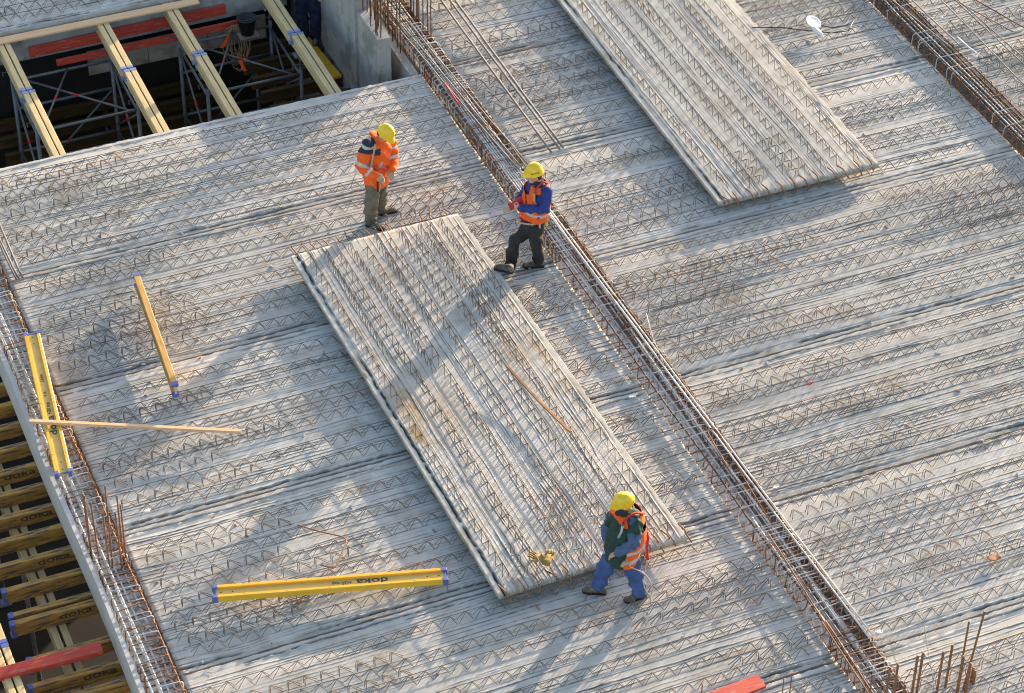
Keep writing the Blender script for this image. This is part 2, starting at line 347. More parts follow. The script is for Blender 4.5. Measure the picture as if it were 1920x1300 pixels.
X1,X2,X3,X4,X5=4.37,11.13,11.62,18.17,18.66
YB=[29.12,26.66,24.2,21.49,19.05,16.5,14.0]
nm=['along the open scaffold pit','second row in from the open scaffold pit','with the end of the loose tilted-looking loose panel','','','']
lab1=['grey ribbed floor element along the edge of the open scaffold pit',
 'ribbed floor element under the orange-jacketed worker and the far end of the timber beam',
 'grey ribbed floor element crossed by the thin batten and the loose panel',
 'grey ribbed floor element under the flat yellow beam and bent rusty bar',
 'grey ribbed floor element under the boots of the worker in the green jacket',
 'grey ribbed floor element beneath the red board in the left bay']
for i in range(6):
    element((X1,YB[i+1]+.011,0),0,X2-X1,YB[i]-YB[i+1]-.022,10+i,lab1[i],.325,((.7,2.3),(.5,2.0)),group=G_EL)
YB2=[31.6]+YB
lab2=['ribbed floor element of the middle bay beside the concrete wall',
 'ribbed floor element of the middle bay under three long loose bars',
 'ribbed floor element of the middle bay under the round white lamp',
 'ribbed floor element of the middle bay just before the hooked panel edge',
 'ribbed floor element of the middle bay with the small red scrap',
 'grey ribbed floor element of the middle bay carrying the broken tile',
 'ribbed floor element of the middle bay under the rusty column bars']
for i in range(7):
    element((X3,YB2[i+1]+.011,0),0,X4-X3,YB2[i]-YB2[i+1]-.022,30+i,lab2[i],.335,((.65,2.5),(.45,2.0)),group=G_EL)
lab3=['grey ribbed floor element past the dark rusty cage, under the crossing loose bars','grey ribbed floor element past the dark rusty cage, beside its bare lower end']
for i,(a,b) in enumerate(((26.7,29.15),(24.2,26.7))):
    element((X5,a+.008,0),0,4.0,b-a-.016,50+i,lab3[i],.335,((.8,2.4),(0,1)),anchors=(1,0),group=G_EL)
# loose panels lying on the girders, turned across the deck (local x runs toward the viewer)
ZP=.192
def loose(cor_far_left,cor_far_right,cor_near_left,seed,label,gs,hooks,anch,far_extra=0):
    a=np.array(cor_far_left[:2]);b=np.array(cor_near_left[:2]); d=b-a; L=np.linalg.norm(d); ang=math.atan2(d[1],d[0]); W=np.linalg.norm(np.array(cor_far_right[:2])-a)
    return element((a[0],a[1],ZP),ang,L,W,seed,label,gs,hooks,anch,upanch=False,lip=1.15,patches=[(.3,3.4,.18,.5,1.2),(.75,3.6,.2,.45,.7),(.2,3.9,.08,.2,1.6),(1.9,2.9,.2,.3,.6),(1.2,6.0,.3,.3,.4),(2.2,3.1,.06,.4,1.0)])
fl,fr,nr,nl=[U(*p,ZP) for p in((545,480),(855,395),(1298,995),(935,1117))]
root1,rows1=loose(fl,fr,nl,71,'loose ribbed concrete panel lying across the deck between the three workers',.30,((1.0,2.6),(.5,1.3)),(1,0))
a=np.array([13.70,31.2]);
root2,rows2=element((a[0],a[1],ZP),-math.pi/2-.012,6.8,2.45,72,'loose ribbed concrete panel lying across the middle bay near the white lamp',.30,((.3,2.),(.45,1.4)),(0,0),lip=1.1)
# hooked bars over the near edges of both loose panels
def edge_hooks(root,p0,p1,n,seed):
    rng=np.random.default_rng(seed)
    for i in range(n):
        f=(i+.4+rng.random()*.4)/n; p=np.array(p0)*(1-f)+np.array(p1)*f
        me=up_anchor_mesh(int(rng.integers(0,6))); obj('hooked_bar',me,root,(p[0],p[1],ZP),(0,0,-math.pi/2+rng.normal()*.12+.25))
edge_hooks(root1,nl,nr,13,3); edge_hooks(root2,U(1345,383,ZP),U(1645,305,ZP),12,4)
# ---------------------------------------------------------------- beam troughs (formwork) and rebar cages
def formwork(label,x0,x1,y0,y1,zb,m):
    r=thing('beam_formwork',label,'formwork',((x0+x1)/2,(y0+y1)/2,zb-.03))
    MB().box(((x0+x1)/2,(y0+y1)/2,zb-.015),(x1-x0+.1,y1-y0,.03)).build('bottom_board',M['ply'],r)
    MB().box((x0+.135,(y0+24.4)/2,zb+.014),(.25,24.4-y0,.028)).build('pale_board',M[m],r)
    for x in(x0-.06,x1+.06): MB().box((x,(y0+y1)/2,(zb-.065)/2-.002),(.028,y1-y0,-.068-zb)).build('side_board',M['ply'],r)
    return r
formwork('dusty beam trough formwork under the middle rebar cage',X2+.04,X3-.04,14,34,-.14,'pale')
formwork('dark beam trough formwork under the rusty cage of the far bay',X4+.04,X5-.04,22,33,-.24,'ply')
def stir_mesh(w,z0,z1,m,var):
    rng=np.random.default_rng(var); r=.03; P=[]
    for cx,cz,a0 in((w/2-r,z1-r,0),(-w/2+r,z1-r,90),(-w/2+r,z0+r,180),(w/2-r,z0+r,270)):
        for k in range(3): a=R(a0+k*45); P.append((cx+r*math.cos(a),rng.normal()*.004,cz+r*math.sin(a)))
    return MB().tube(P,.0078,4,closed=True).mesh('stirrup',m,True)
def cage(label,xc,y0,y1,w,z0,z1,ys,bars,mats,seed):
    rng=np.random.default_rng(seed); root=thing('rebar_cage',label,'rebar cage',(xc,(y0+y1)/2,z0))
    ms=[stir_mesh(w,z0,z1,M[m],i) for i,m in enumerate(mats)]
    for y,mi in ys: obj('stirrup',ms[mi],root,(xc+rng.normal()*.008,y,rng.normal()*.006),(rng.normal()*.07,rng.normal()*.015,rng.normal()*.05))
    for (dx,dz,ya,yb,r,m) in bars:
        n=max(3,int((yb-ya)/.7)); wx=snoise(n+1,2,rng)*.008; wz=snoise(n+1,2,rng)*.004
        MB().tube([(xc+dx+wx[i],ya+(yb-ya)*i/n,dz+wz[i]) for i in range(n+1)],r,6).build('longitudinal_bar',M[m],root,True)
    return root
def ylist(segs,seed):
    rng=np.random.default_rng(seed); out=[]
    for a,b,sp,wt in segs:
        y=a
        while y<b: out.append((y+rng.normal()*sp*.15,int(rng.choice(len(wt),p=wt)))); y+=sp
    return out
XM=(X2+X3)/2
ysM=ylist([(14.3,16.0,.13,[.1,.7,.2]),(16.0,16.75,.06,[.5,.4,.1]),(16.75,17.5,.17,[.8,.2,0]),(17.5,18.6,.06,[.85,.15,0]),(18.6,24.3,.185,[.8,.2,0]),(24.3,28.3,.12,[.75,.2,.05]),(28.3,30.3,.075,[.7,.1,.2]),(30.3,32.5,.12,[.3,.2,.5])],5)
barsM=[]
for dx in(-.16,-.08,.03,.10,.16): barsM.append((dx,-.098,24.5 if dx<0 else 14,33,.011,'barp'))
for dx,ya,yb,m in((-.175,14,33,'rustd'),(.18,14,33,'rustd'),(-.13,14,18.8,'barp'),(-.07,14.,18.2,'bar'),(.0,14,17.6,'barp'),(-.12,23.2,33,'barp'),(-.085,24.2,33,'barp'),(-.05,23.6,33,'barp'),(-.015,24.6,33,'barp'),(.02,24,33,'bar'),(.055,23,33,'barp'),(.09,24.8,33,'barp'),(.02,16.5,22.5,'barp')):
    barsM.append((dx,.118,ya,yb,.011,m))
cage('long grey and rusty rebar cage running between the two deck bays past the workers',XM,14,33,.40,-.115,.14,ysM,barsM,['stir','rust','rustd'],6)
cgM=[o for o in bpy.data.objects if o.name=='rebar_cage'][0]
lm=[stir_mesh(.17,-.1,.115,M[m],20+i) for i,m in enumerate(('rust','rust','stir','stir'))]; rg=np.random.default_rng(31)
y=15.0
while y<31:
    if rg.random()<.85: obj('edge_loop',lm[int(rg.integers(0,4))],cgM,(XM+.15+rg.normal()*.006,y,rg.normal()*.008),(rg.normal()*.1,0,rg.normal()*.12))
    y+=abs(rg.normal(.115,.04))+.02
XR=(X4+X5)/2
ysR=ylist([(22,25.5,.14,[.2,.6,.2]),(25.5,27,.13,[.3,.4,.3]),(27,30,.11,[.25,.3,.45])],8)
barsR=[(dx,-.19,22,32,.011,'bar') for dx in(-.15,-.05,.05,.15)]+[(dx,.118,22,32,.011,m) for dx,m in((-.18,'rustd'),(.18,'rustd'),(-.12,'barp'),(-.06,'bar'),(0,'barp'),(.06,'bar'),(.12,'rustd'))]
cage('dark rusty rebar cage in the trough beyond the white lamp',XR,22,32,.42,-.21,.15,ysR,barsR,['stir','rust','rustd'],9)
# left edge beam: formwork panel, pale bottom, cage
XL0,XL1=3.93,X1
rl=thing('beam_formwork','pale edge beam formwork with tall smooth outer panel above the timber joists','formwork',(4.1,22.5,-.44))
edgeV=MB(); 
n=24
for i in range(n):
    y0,y1=14+i*(29.05-14)/n,14+(i+1)*(29.05-14)/n; w0,w1=[.012*math.sin(y*1.3)-.008*math.sin(y*.5) for y in(y0,y1)]
    c=[(3.865+w0,y0),(3.925+w0,y0),(3.925+w1,y1),(3.865+w1,y1)]
    edgeV.add([(x,y,-.43) for x,y in c]+[(x,y,.07) for x,y in c],[[4,5,6,7],[0,4,7,3],[1,2,6,5]]+([[0,1,5,4]] if i==0 else [])+([[3,7,6,2]] if i==n-1 else []))
edgeV.build('edge_panel',M['edge'],rl)
MB().box((4.15,21.52,-.11),(.43,15.0,.03)).build('bottom_board',M['pale'],rl)
MB().box((4.352,21.52,-.1),(.03,15.0,.05)).build('side_board',M['ply'],rl)
ysL=ylist([(16.5,29,.118,[.55,.4,.05])],12)
barsL=[(dx,dz,15.5,29,.012,m) for dx,dz,m in((-.13,-.07,'barp'),(-.05,-.07,'barp'),(.04,-.07,'barp'),(.13,-.07,'barp'),(-.155,.075,'barp'),(.16,.07,'rust'),(-.06,.08,'barp'))]
cage('rusty rebar cage of the edge beam lying under the yellow beam',4.14,15.5,29,.36,-.09,.10,ysL,barsL,['stir','rust','rustd'],13)
# ================================================================ TIMBER BEAMS
ZU_=np.array([0,0,1.0])
def rotm(ax,hv):
    x=Vector(ax).normalized(); z=(Vector(hv)-x*x.dot(Vector(hv))).normalized(); y=z.cross(x)
    return Matrix((x,y,z)).transposed()
_bm={}
def cached(key,fn):
    if key not in _bm: _bm[key]=fn()
    return _bm[key]
def text_mesh(txt,size):
    cu=bpy.data.curves.new('t','FONT'); cu.body=txt; cu.size=size; cu.offset=size*.022; cu.align_y='CENTER'; cu.extrude=.0006; cu.resolution_u=3
    o=bpy.data.objects.new('t',cu); COL.objects.link(o); bpy.context.view_layer.update()
    me=bpy.data.meshes.new_from_object(o.evaluated_get(bpy.context.evaluated_depsgraph_get())); bpy.data.objects.remove(o); bpy.data.curves.remove(cu)
    me.materials.clear(); me.materials.append(M['ink'])
    if txt=='doka':
        for v in me.vertices: v.co.x*=1.55
    return me
def wide_o(me): return me
def beam(label,c,ax,hv,L,mf='wood',mw='wood',caps=(1,1),group=None,texts=(),holes=False,marks=False,cat='timber beam',name='timber_joist'):
    c=np.asarray(c,float); rm=rotm(ax,hv); eu=rm.to_euler(); r3=np.array(rm)
    root=thing(name,label,cat,c-r3[:,2]*0-np.array([0,0,.1*abs(r3[2,2])+.04*abs(r3[2,1])]),group)
    def W_(x,y,z): return c+r3@np.array([x,y,z])
    Lk=round(L,2)
    def fl():
        m=MB(); a=.013
        prof=[(-.04,-.02),(.04,-.02),(.04,.012),(.034,.02),(-.034,.02),(-.04,.012)]
        V=[(-Lk/2,y,z) for y,z in prof]+[(Lk/2,y,z) for y,z in prof]; n=6
        m.add(V,[[i,(i+1)%n,n+(i+1)%n,n+i][::-1] for i in range(n)]+[list(range(n)),list(range(2*n-1,n-1,-1))]); return m.mesh('flange',M[mf])
    fm=cached(('f',Lk,mf),fl); wm=cached(('w',Lk,mw),lambda:MB().box((0,0,0),(Lk-.004,.027,.12)).mesh('web',M[mw]))
    o=obj('flange',fm,root,W_(0,0,.08),eu)
    e2=(rm@Matrix.Rotation(math.pi,3,'X')).to_euler(); obj('flange',fm,root,W_(0,0,-.08),e2)
    wb=obj('web',wm,root,W_(0,0,0),eu)
    def capm():
        m=MB()
        for s in(-1,1):
            m.box((-.008,0,s*.08),(.055,.088,.047)); 
            m.add([(.0195,-.044,s*.08-.0235),(.0195,.044,s*.08-.0235),(.0195,.044,s*.08+.0235),(.0195,-.044,s*.08+.0235),(.03,-.03,s*.08-.016),(.03,.03,s*.08-.016),(.03,.03,s*.08+.016),(.03,-.03,s*.08+.016)],[[4,5,6,7],[0,1,5,4],[1,2,6,5],[2,3,7,6],[3,0,4,7]])
        m.box((.0,0,0),(.03,.034,.113)); return m.mesh('end_cap',M['blue'])
    cm=cached('cap',capm)
    if group and group.startswith('paired'):
        cm=cached('capp',lambda:(lambda q:(q.materials.clear(),q.materials.append(M['capp']),q)[2])(capm()))
    if caps[1]: obj('end_cap',cm,root,W_(L/2-.018,0,0),eu)
    if caps[0]: obj('end_cap',cm,root,W_(-L/2+.018,0,0),(rm@Matrix.Rotation(math.pi,3,'Z')).to_euler())
    sgn=-1
    for (txt,size,x,z,side,flip) in texts:
        tm=cached(('t',txt,size),lambda:text_mesh(txt,size))
        if mw=='yeld': tm.materials[0]=M['inkw']
        # text plane on the web face: side=-1 -> local -y face, side=+1 -> local +y face
        n=np.array([0,side*1.0,0]); tx=np.array([-side*1.0 if not flip else side*1.0,0,0]); ty=np.cross(n,tx)
        loc=W_(x,side*.0142,z); mt=Matrix([list(r3@tx),list(r3@ty),list(r3@n)]).transposed()
        t=obj('lettering',tm,wb,loc,mt.to_euler())
    if holes:
        hm=cached('hole',lambda:MB().tube([(0,-.0145,0),(0,.0145,0)],.009,8).mesh('bolt_hole',M['bucket']))
        for x in(-L/2+.09,-L/2+.22,L/2-.09,L/2-.22): obj('bolt_hole',hm,wb,W_(x,0,0),eu)
    if marks:
        km=cached('mark',lambda:MB().add([(-.008,0,-.008),(.008,0,-.008),(0,0,.008)],[[0,1,2]]).mesh('tick_mark',M['ink']))
        side=-1 if r3[2,1]<0 else 1
        for f in(.08,-.08):
            for k in range(5): obj('tick_mark',km,o,W_(-L/2+.35+k*.48,side*.0405,f),eu)
    return root
# two yellow beams and one timber lying on the deck
def flat_beam(pxs,z,label,texts,L=None):
    P=[U(*p,z) for p in pxs]; a=(P[0]+P[1])/2; b=(P[2]+P[3])/2; d=b-a; Ld=np.linalg.norm(d)
    return beam(label,(a+b)/2-np.array([0,0,.04]),d,np.cross(d,[0,0,1.0]),L or Ld,'yel','yelw',(1,1),None,texts,True,True)
b1=flat_beam([(103,888),(135,885),(44,622.5),(73,621)],.235,'bright yellow formwork beam lying flat along the edge cage with blue end caps',
  [('doka',.12,-.64,-.0,1,1),('H20 top',.066,-.24,0,1,1),('P 16',.05,.10,0,1,1),('2.65m',.06,.38,0,1,1)])
b2=flat_beam([(398,1095.4),(399.5,1122.8),(837,1063),(838,1087.6)],.21,'bright yellow formwork beam lying flat on the girders beside the bent bar',
  [('doka',.12,.66,0.0,1,0),('H20 top',.066,.24,.0,1,0)])
P=[U(*p,.335) for p in((247,513),(263,512),(320,722),(336,720))]; a=(P[0]+P[1])/2; b=(P[2]+P[3])/2
beam('weathered timber beam standing on edge on the girders, blue caps at its ends',(a+b)/2-np.array([0,0,.1]),b-a,(0,0,1),np.linalg.norm(b-a),'woodb','wood',(1,1))
# pit beams: double timber beams bridging the open pit
GP='paired timber beams over the scaffold pit'
for k,xr in enumerate((5.845,7.355,8.435,9.94)):
    for q in(0,1):
        x=xr-.042-.0855*q-.012*(0 if q==0 else 1)
        sd='wall-side' if q==0 else 'far-side'; od=('fourth','third','second','first')[k]
        beam(sd+' timber beam of the %s pair from the concrete wall, short of the blue joint'%od,(x,29.5,-.168),(0,1,0),(0,0,1),2.84,'wood','wood',(0,1),GP+', near length')
        beam(sd+' timber beam of the %s pair from the concrete wall, beyond the blue joint'%od,(x-.02,32.38,-.168),(0,1,0),(0,0,1),2.84,'wood','wood',(1,0),GP+', far length')
# joists under the edge formwork, left
GJ='worn yellow joists under the edge formwork'
ys=[26.0,25.58,25.17,24.77,24.37,23.96,23.55,23.16,22.76,22.37,21.96,21.55,21.13,21.0,20.37,19.97,19.67]
xl=[2.5,2.6,2.4,2.5,2.55,2.5,2.6,2.45,2.5,2.55,2.6,2.93,2.91,2.89,2.92,2.83,2.75]
for k,(y,x) in enumerate(zip(ys,xl)):
    L=6.3-x if k%3 else 5.9-x
    tx=[('doka',.13,-L/2+(3.45-x)+.0,.0,-1,0)] if k in(6,8,10,13,15) else []
    nth=['first','second','third','fourth','fifth','sixth','seventh','eighth','ninth','tenth','eleventh','twelfth','thirteenth','fourteenth','fifteenth']
    lb=('worn yellow joist below the edge panel, %s one beyond the slanting red board'%nth[14-k]) if k<15 else ('worn yellow joist below the edge panel, under the slanting red board' if k==15 else 'pale worn joist below the edge panel, next joist before the slanting red board')
    beam(lb,((x+x+L)/2,y-.04,-.535),(1,0,0),(0,0,1),L,'yeld','yeld',(1,1),GJ,tx)
for x in(3.36,3.47): beam('pale stringer beam under the worn joists below the edge panel',(x,22.0,-.742),(0,1,0),(0,0,1),9.0,'wood','wood',(0,0),'stringers under the joists')
for x in(2.62,2.72):
    beam('clean pale timber beam in a pair under the slanting red board',(x,19.2,-.30),(0,1,0),(0,0,1),2.5,'wood','wood',(0,1),'timber pair under the red board')
    beam('clean pale timber beam in a pair beyond the blue joint at the red board',(x,21.72,-.30),(0,1,0),(0,0,1),2.5,'wood','wood',(1,0),'timber pair beyond the red board')
def post(name,label,cat,x,y,z1,z0=-4.0,r=.03,group=None):
    root=thing(name,label,cat,(x,y,z0),group)
    MB().tube([(x,y,z0),(x,y,z1-.02)],r,8).build('tube',M['tube'],root,True)
    MB().box((x,y,z1-.01),(.14,.14,.018)).build('head_plate',M['tube'],root); MB().box((x,y,z0+.008),(.16,.16,.016)).build('foot_plate',M['tube'],root)
    return root
for y in(18.9,20.9,22.9,24.9): post('formwork_prop','grey steel prop under the stringers below the edge panel','prop',3.415,y,-.842,group='props under the stringers')
for y in(18.6,20.2,22.0): post('formwork_prop','grey steel prop under the clean timber pair','prop',2.67,y,-.40,group='props under the timber pair')
# ================================================================ PLANKS, BOARDS
def board(name,label,cat,A,B,w,t,m,up=(0,0,1),group=None,jit=0,grooves=False):
    A=np.asarray(A,float);B=np.asarray(B,float); d=B-A; L=np.linalg.norm(d); X=d/L; Z=np.asarray(up,float); Z=Z-X*(X@Z); Z/=np.linalg.norm(Z); Y=np.cross(Z,X)
    m_=MB(); ch=min(.006,t*.15); n=6; rg=np.random.default_rng(int(abs(A[0]*100))%977)
    prof=[(-w/2,-t/2),(w/2,-t/2),(w/2,t/2-ch),(w/2-ch,t/2),(-w/2+ch,t/2),(-w/2,t/2-ch)]
    V=[]
    for i in range(n+1):
        c=A+d*i/n+Z*(math.sin(i/n*math.pi)*jit)+Y*rg.normal()*.0015
        V+=[c+Y*y+Z*z for y,z in prof]
    k=6; F=[[i*k+j,i*k+(j+1)%k,(i+1)*k+(j+1)%k,(i+1)*k+j] for i in range(n) for j in range(k)]; F+=[list(range(k))[::-1],[n*k+j for j in range(k)]]
    m_.add(V,F); o=tag(m_.build(name,M[m]),label,cat,group); return o
board('batten','thin fresh wooden batten crossing the flat yellow beam at the edge cage','batten',U(55,790,.262),U(452,809,.158),.055,.035,'plank')
board('plank','pale fresh plank laid across the paired beams of the scaffold pit','plank',(5.2,32.33,-.049),(8.75,32.30,-.049),.16,.03,'plank')
board('red_board','upper long red guard board behind the paired beams against the concrete wall','board',(6.12,32.40,-.40),(9.2,32.40,-.36),.17,.03,'red',up=(0,-1,.05))
board('red_board','lower long red guard board beside the scaffold tubes','board',(6.47,32.20,-.55),(9.52,32.20,-.53),.11,.03,'red',up=(0,-1,.1))
board('red_board','slanting red board lying over the clean timber pair and worn joists','board',U(-90,1287,-.145),U(190,1216,-.2),.13,.09,'red',up=(0,-.3,1))
board('red_board','short salmon-red board lying on the deck near the column bars','board',U(1320,1318,.15),U(1428,1277,.15),.2,.03,'red')
board('stick','bent rusty-brown stick lying on the loose panel','stick',U(952,687,.36),U(1070,810,.34),.035,.02,'stick',jit=-.03)
# ================================================================ CONCRETE WALLS OF THE PIT
def wall(name,label,x0,x1,y0,y1,z0,z1,m='wall',bev=True):
    o=MB().box(((x0+x1)/2,(y0+y1)/2,(z0+z1)/2),(x1-x0,y1-y0,z1-z0)).build(name,M[m]); return tag(o,label,'wall')
wall('concrete_wall','low concrete wall block carrying rusty upright bars at the pit corner',10.6,10.80,29.45,30.32,-4,.5)
wall('concrete_wall','taller concrete wall continuing behind the low block along the pit',10.56,10.80,30.322,34.198,-4,.72)
wall('concrete_wall','unseen wall stretch added far behind the low block to shade the far element',10.56,10.80,34.2,42,-4,1.7)  # out of view; added to cast shade on the far floor element
wall('sky_blocking_wall','unseen wall added beside the timber joists to block skylight from the pit',1.2,1.5,10,45,-4,-.25)  # out of view; added to keep skylight off the pit below the joists
wall('concrete_wall','narrow concrete upstand between the wall block and the middle cage',10.98,11.10,29.15,36,-4,-.01)
wall('concrete_wall','grey concrete edge wall behind the red boards of the scaffold pit',3.0,10.2,32.45,32.75,-.55,-.062)
wall('concrete_wall','black film-faced formwork wall deep inside the scaffold pit',3.0,10.5,33.2,33.5,-4,-.57,'film')
r,_=element((3.2,32.46,0),0,7.0,2.4,90,'ribbed floor element with rusty girders on the far side of the pit',.3,((1,3),(1,3)),(0,0))
# plywood formwork panels lining the pit under the red boards
for k in range(3):
    tag(MB().box((7.0+.95*k+.46,32.43,-.83-.0),(.94,.025,.42)).build('plywood_panel',M['ply']),'greyish plywood panel below the lower red board, %s from the concrete wall'%('third','second','first')[k],'panel','plywood panels lining the pit')
# lower deck of joists in the right of the pit, with yellow plank and worker
GL='dim joists of the lower deck beside the concrete wall'
for k in range(8):
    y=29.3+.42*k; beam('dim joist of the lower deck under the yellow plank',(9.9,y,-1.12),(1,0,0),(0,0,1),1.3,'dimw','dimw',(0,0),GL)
for x in(9.6,10.3): beam('lower stringer under the dim joists in the pit',(x,30.9,-1.33),(0,1,0),(0,0,1),4.0,'dimw','dimw',(0,0),'lower stringers in the pit')
for x in(9.6,10.3):
    for y in(29.5,30.9,32.3): post('formwork_prop','grey steel prop under the lower stringers of the pit','prop',x,y,-1.43,group='props under the lower stringers')
for k in range(9):
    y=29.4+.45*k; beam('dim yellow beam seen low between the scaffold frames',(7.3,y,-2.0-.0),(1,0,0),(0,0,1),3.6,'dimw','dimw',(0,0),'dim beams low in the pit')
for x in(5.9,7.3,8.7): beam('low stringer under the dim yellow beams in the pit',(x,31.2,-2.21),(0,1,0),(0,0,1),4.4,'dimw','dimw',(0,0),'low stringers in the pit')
for x in(5.9,7.3,8.7):
    for y in(29.4,31.2,33.0): post('formwork_prop','grey steel prop under the low stringers of the pit','prop',x,y,-2.31,group='props under the low stringers')
board('plank','broad yellow plank on the lower joists in front of the pit worker','plank',U(555,60,-1.0),U(628,147,-1.0),.24,.04,'yel')
# ================================================================ SCAFFOLD TOWERS
def tower(label,x0,x1,y0,y1):
    root=thing('scaffold_tower',label,'scaffold',((x0+x1)/2,(y0+y1)/2,-4)); m=M['tube']
    for x in(x0,x1):
        for y in(y0,y1):
            MB().tube([(x,y,-4),(x,y,-.52)],.029,8).build('leg',m,root,True)
            j=MB().tube([(x,y,-.52),(x,y,-.30)],.019,8).build('screw_jack',m,root,True)
            MB().box((x,y,-.285),(.2,.16,.014)).build('fork_head',m,root)
            h=[(x-.13,y-.05,-.47),(x-.12,y+.05,-.47),(x,y,-.46),(x+.13,y-.03,-.47),(x+.14,y-.1,-.47)]
            MB().tube(h,.008,5).build('jack_handle',m,root,True)
    for z in(-.62,-1.12,-1.9,-2.7):
        for y in(y0,y1): MB().tube([(x0,y,z),(x1,y,z)],.024,8).build('ledger',m,root,True)
    for z in(-.66,-1.9):
        for x in(x0,x1): MB().tube([(x,y0,z),(x,y1,z)],.02,8).build('ledger',m,root,True)
    for A,B in(((x0+.15,y1,-.62),(x1-.1,y0,-.62)),((x0+.85,y1,-.6),(x0+.1,y0,-.58)),((x0,y1,-.7),(x0,y0,-1.8)),((x1,y0,-.7),(x1,y1,-1.8)),((x1,y1,-.62),(x1,y0,-1.85)),((x0,y0,-1.12),(x1,y0,-2.6)),((x0,y1,-2.6),(x1,y1,-1.12))):
        A=np.array(A);B=np.array(B); b=MB().tube([A,B],.017,8).build('brace',m,root,True)
        c=(A+B)/2; d=(B-A)/np.linalg.norm(B-A); MB().tube([c-d*.05,c+d*.05],.0185,8).build('red_sleeve',M['redcl'],b,True)
    return root
tower('grey scaffold tower under the two left timber pairs of the pit',5.75,7.27,30.66,32.08)
tower('grey scaffold tower under the two right timber pairs, hung with rope',8.34,9.80,30.66,32.08)
# rope coil with orange webbing hung on the tower, and black bucket
rt=thing('rope_coil','tan rope coil hanging on the scaffold with orange webbing','rope',U(440,120,-.9)); rg=np.random.default_rng(4)
c0=U(441,50,-.55); pts=[]
for k in range(11):
    ph=rg.uniform(0,6.28); wdt=rg.uniform(.07,.15); ln=rg.uniform(.18,.42); ox=rg.normal()*.04
    for i in range(12):
        a=2*math.pi*i/12; pts.append(c0+RV*(ox+wdt*math.sin(a)+.02*rg.normal())+DV*(-.05+.03*rg.normal()-.02*k/11)+np.array([0,0,-ln*(1-math.cos(a))+.06+.01*rg.normal()]))
MB().tube(pts,.0085,5).build('rope',M['rope'],rt,True)
for (ax,ay),(bx,by) in(((431,58),(416,90)),((452,105),(459,133))):
    A=U(ax,ay,-.6)-DV*.14;B=J(bx,by,A); m_=MB(); m_.box((A+B)/2,(np.linalg.norm(B-A),.055,.02),ax=[(B-A)/np.linalg.norm(B-A),RV,np.cross((B-A)/np.linalg.norm(B-A),RV)]); m_.build('orange_webbing',M['orange'],rt)
bk=thing('bucket','black builder bucket standing on the scaffold beside the pit beams','bucket',(9.42,31.99,-.60)); bc=np.array([9.40,31.98,-.60])
m_=MB(); n=18; V=[];
for r_,z_ in((.10,0),(.145,.27),(.155,.27),(.155,.285),(.143,.285),(.098,.01)): V+=[bc+np.array([r_*math.cos(2*math.pi*j/n),r_*math.sin(2*math.pi*j/n),z_]) for j in range(n)]
F=[[i*n+j,i*n+(j+1)%n,(i+1)*n+(j+1)%n,(i+1)*n+j] for i in range(5) for j in range(n)]+[list(range(n))[::-1],[5*n+j for j in range(n)]]
m_.add(V,F); m_.build('pail',M['bucket'],bk,True)
MB().tube([bc+np.array([.15*math.cos(a),.05-.1*math.sin(a),.28-.02*math.sin(a)]) for a in np.linspace(0,math.pi,9)],.004,5).build('handle',M['tube'],bk,True)
MB().box(bc+np.array([0,0,-.012]),(.3,.24,.02)).build('shelf',M['ply'],bk)
# ================================================================ LOOSE AND UPRIGHT BARS
def rbar(label,P,r,m,group=None,name='rebar',cat='rebar',n=7):
    return tag(MB().tube(P,r,n).build(name,M[m],None,True),label,cat,group)
def lay(p0,p1,z,n=8,amp=.004): 
    a,b=U(*p0,z),U(*p1,z); w=snoise(n+1,2,RNG)*amp; return [a+(b-a)*i/n+np.array([w[i],0,abs(w[i])*.3]) for i in range(n+1)]
GB='three long loose bars beside the middle cage'
for lb_,(p0,p1) in zip(('nearest the cage','in the middle','farthest from the cage'),(((812,-20),(1034,286)),((828,-20),(1050,280)),((838,-20),(1057,277)))):
    a=U(*p1,.138); b=U(*p0,.138); b=a+(b-a)*1.25; rbar('long grey bar of three lying beside the middle cage, the one '+lb_,[a+(b-a)*i/8+np.array([RNG.normal()*.004,0,0]) for i in range(9)],.016,'bar',GB)
GC='long bars lying on top of the middle cage'
for p0,p1 in(((735,40),(972,318)),((742,34),(980,316)),((755,30),(990,310)),((990,350),(1628,1196)),((1000,352),(1636,1192)),((1030,400),(1450,960))):
    rbar('long pale bar lying on top of the middle cage',lay(p0,p1,.16,10,.006),.0105,'barp' if p0[0]>900 else 'bar',GC)
GD='rusty bars along the near end of the middle cage'
for p0,p1 in(((1541,1166),(1640,1320)),((1548,1164),(1650,1320)),((1440,1000),(1560,1190))):
    rbar('rusty straight bar lying along the near end of the middle cage',lay(p0,p1,.165,6),.009,'rust',GD)
GE='loose bars over the far rusty cage'
for p0,p1 in(((1660,-10),(1790,95)),((1700,-10),(1805,92)),((1765,0),(1925,165)),((1785,-5),(1930,130)),((1790,-5),(1930,118)),((1780,-5),(1900,60)),((1820,-5),(1925,55))):
    rbar('loose brown bar lying near the far rusty cage',lay(p0,p1,.165,6),.0095,'bar' if p0[0]<1800 else 'rustd',GE)
GF='three bars ending beside the edge cage'
for p0,p1 in(((-12,395),(42,521)),((-14,420),(35,523)),((-14,430),(31,524))):
    rbar('grey bar whose end rests beside the edge cage',lay(p0,p1,.138,6),.0145,'bar',GF)
rbar('bent rusty bar lying loose on the girders near the flat yellow beam',[U(558,985,.14),U(600,997,.13),U(640,1006,.13),U(650,1012,.13),U(647,1024,.13),U(631,1060,.14),U(626,1065,.14),U(601,1060,.15)],.009,'rust')
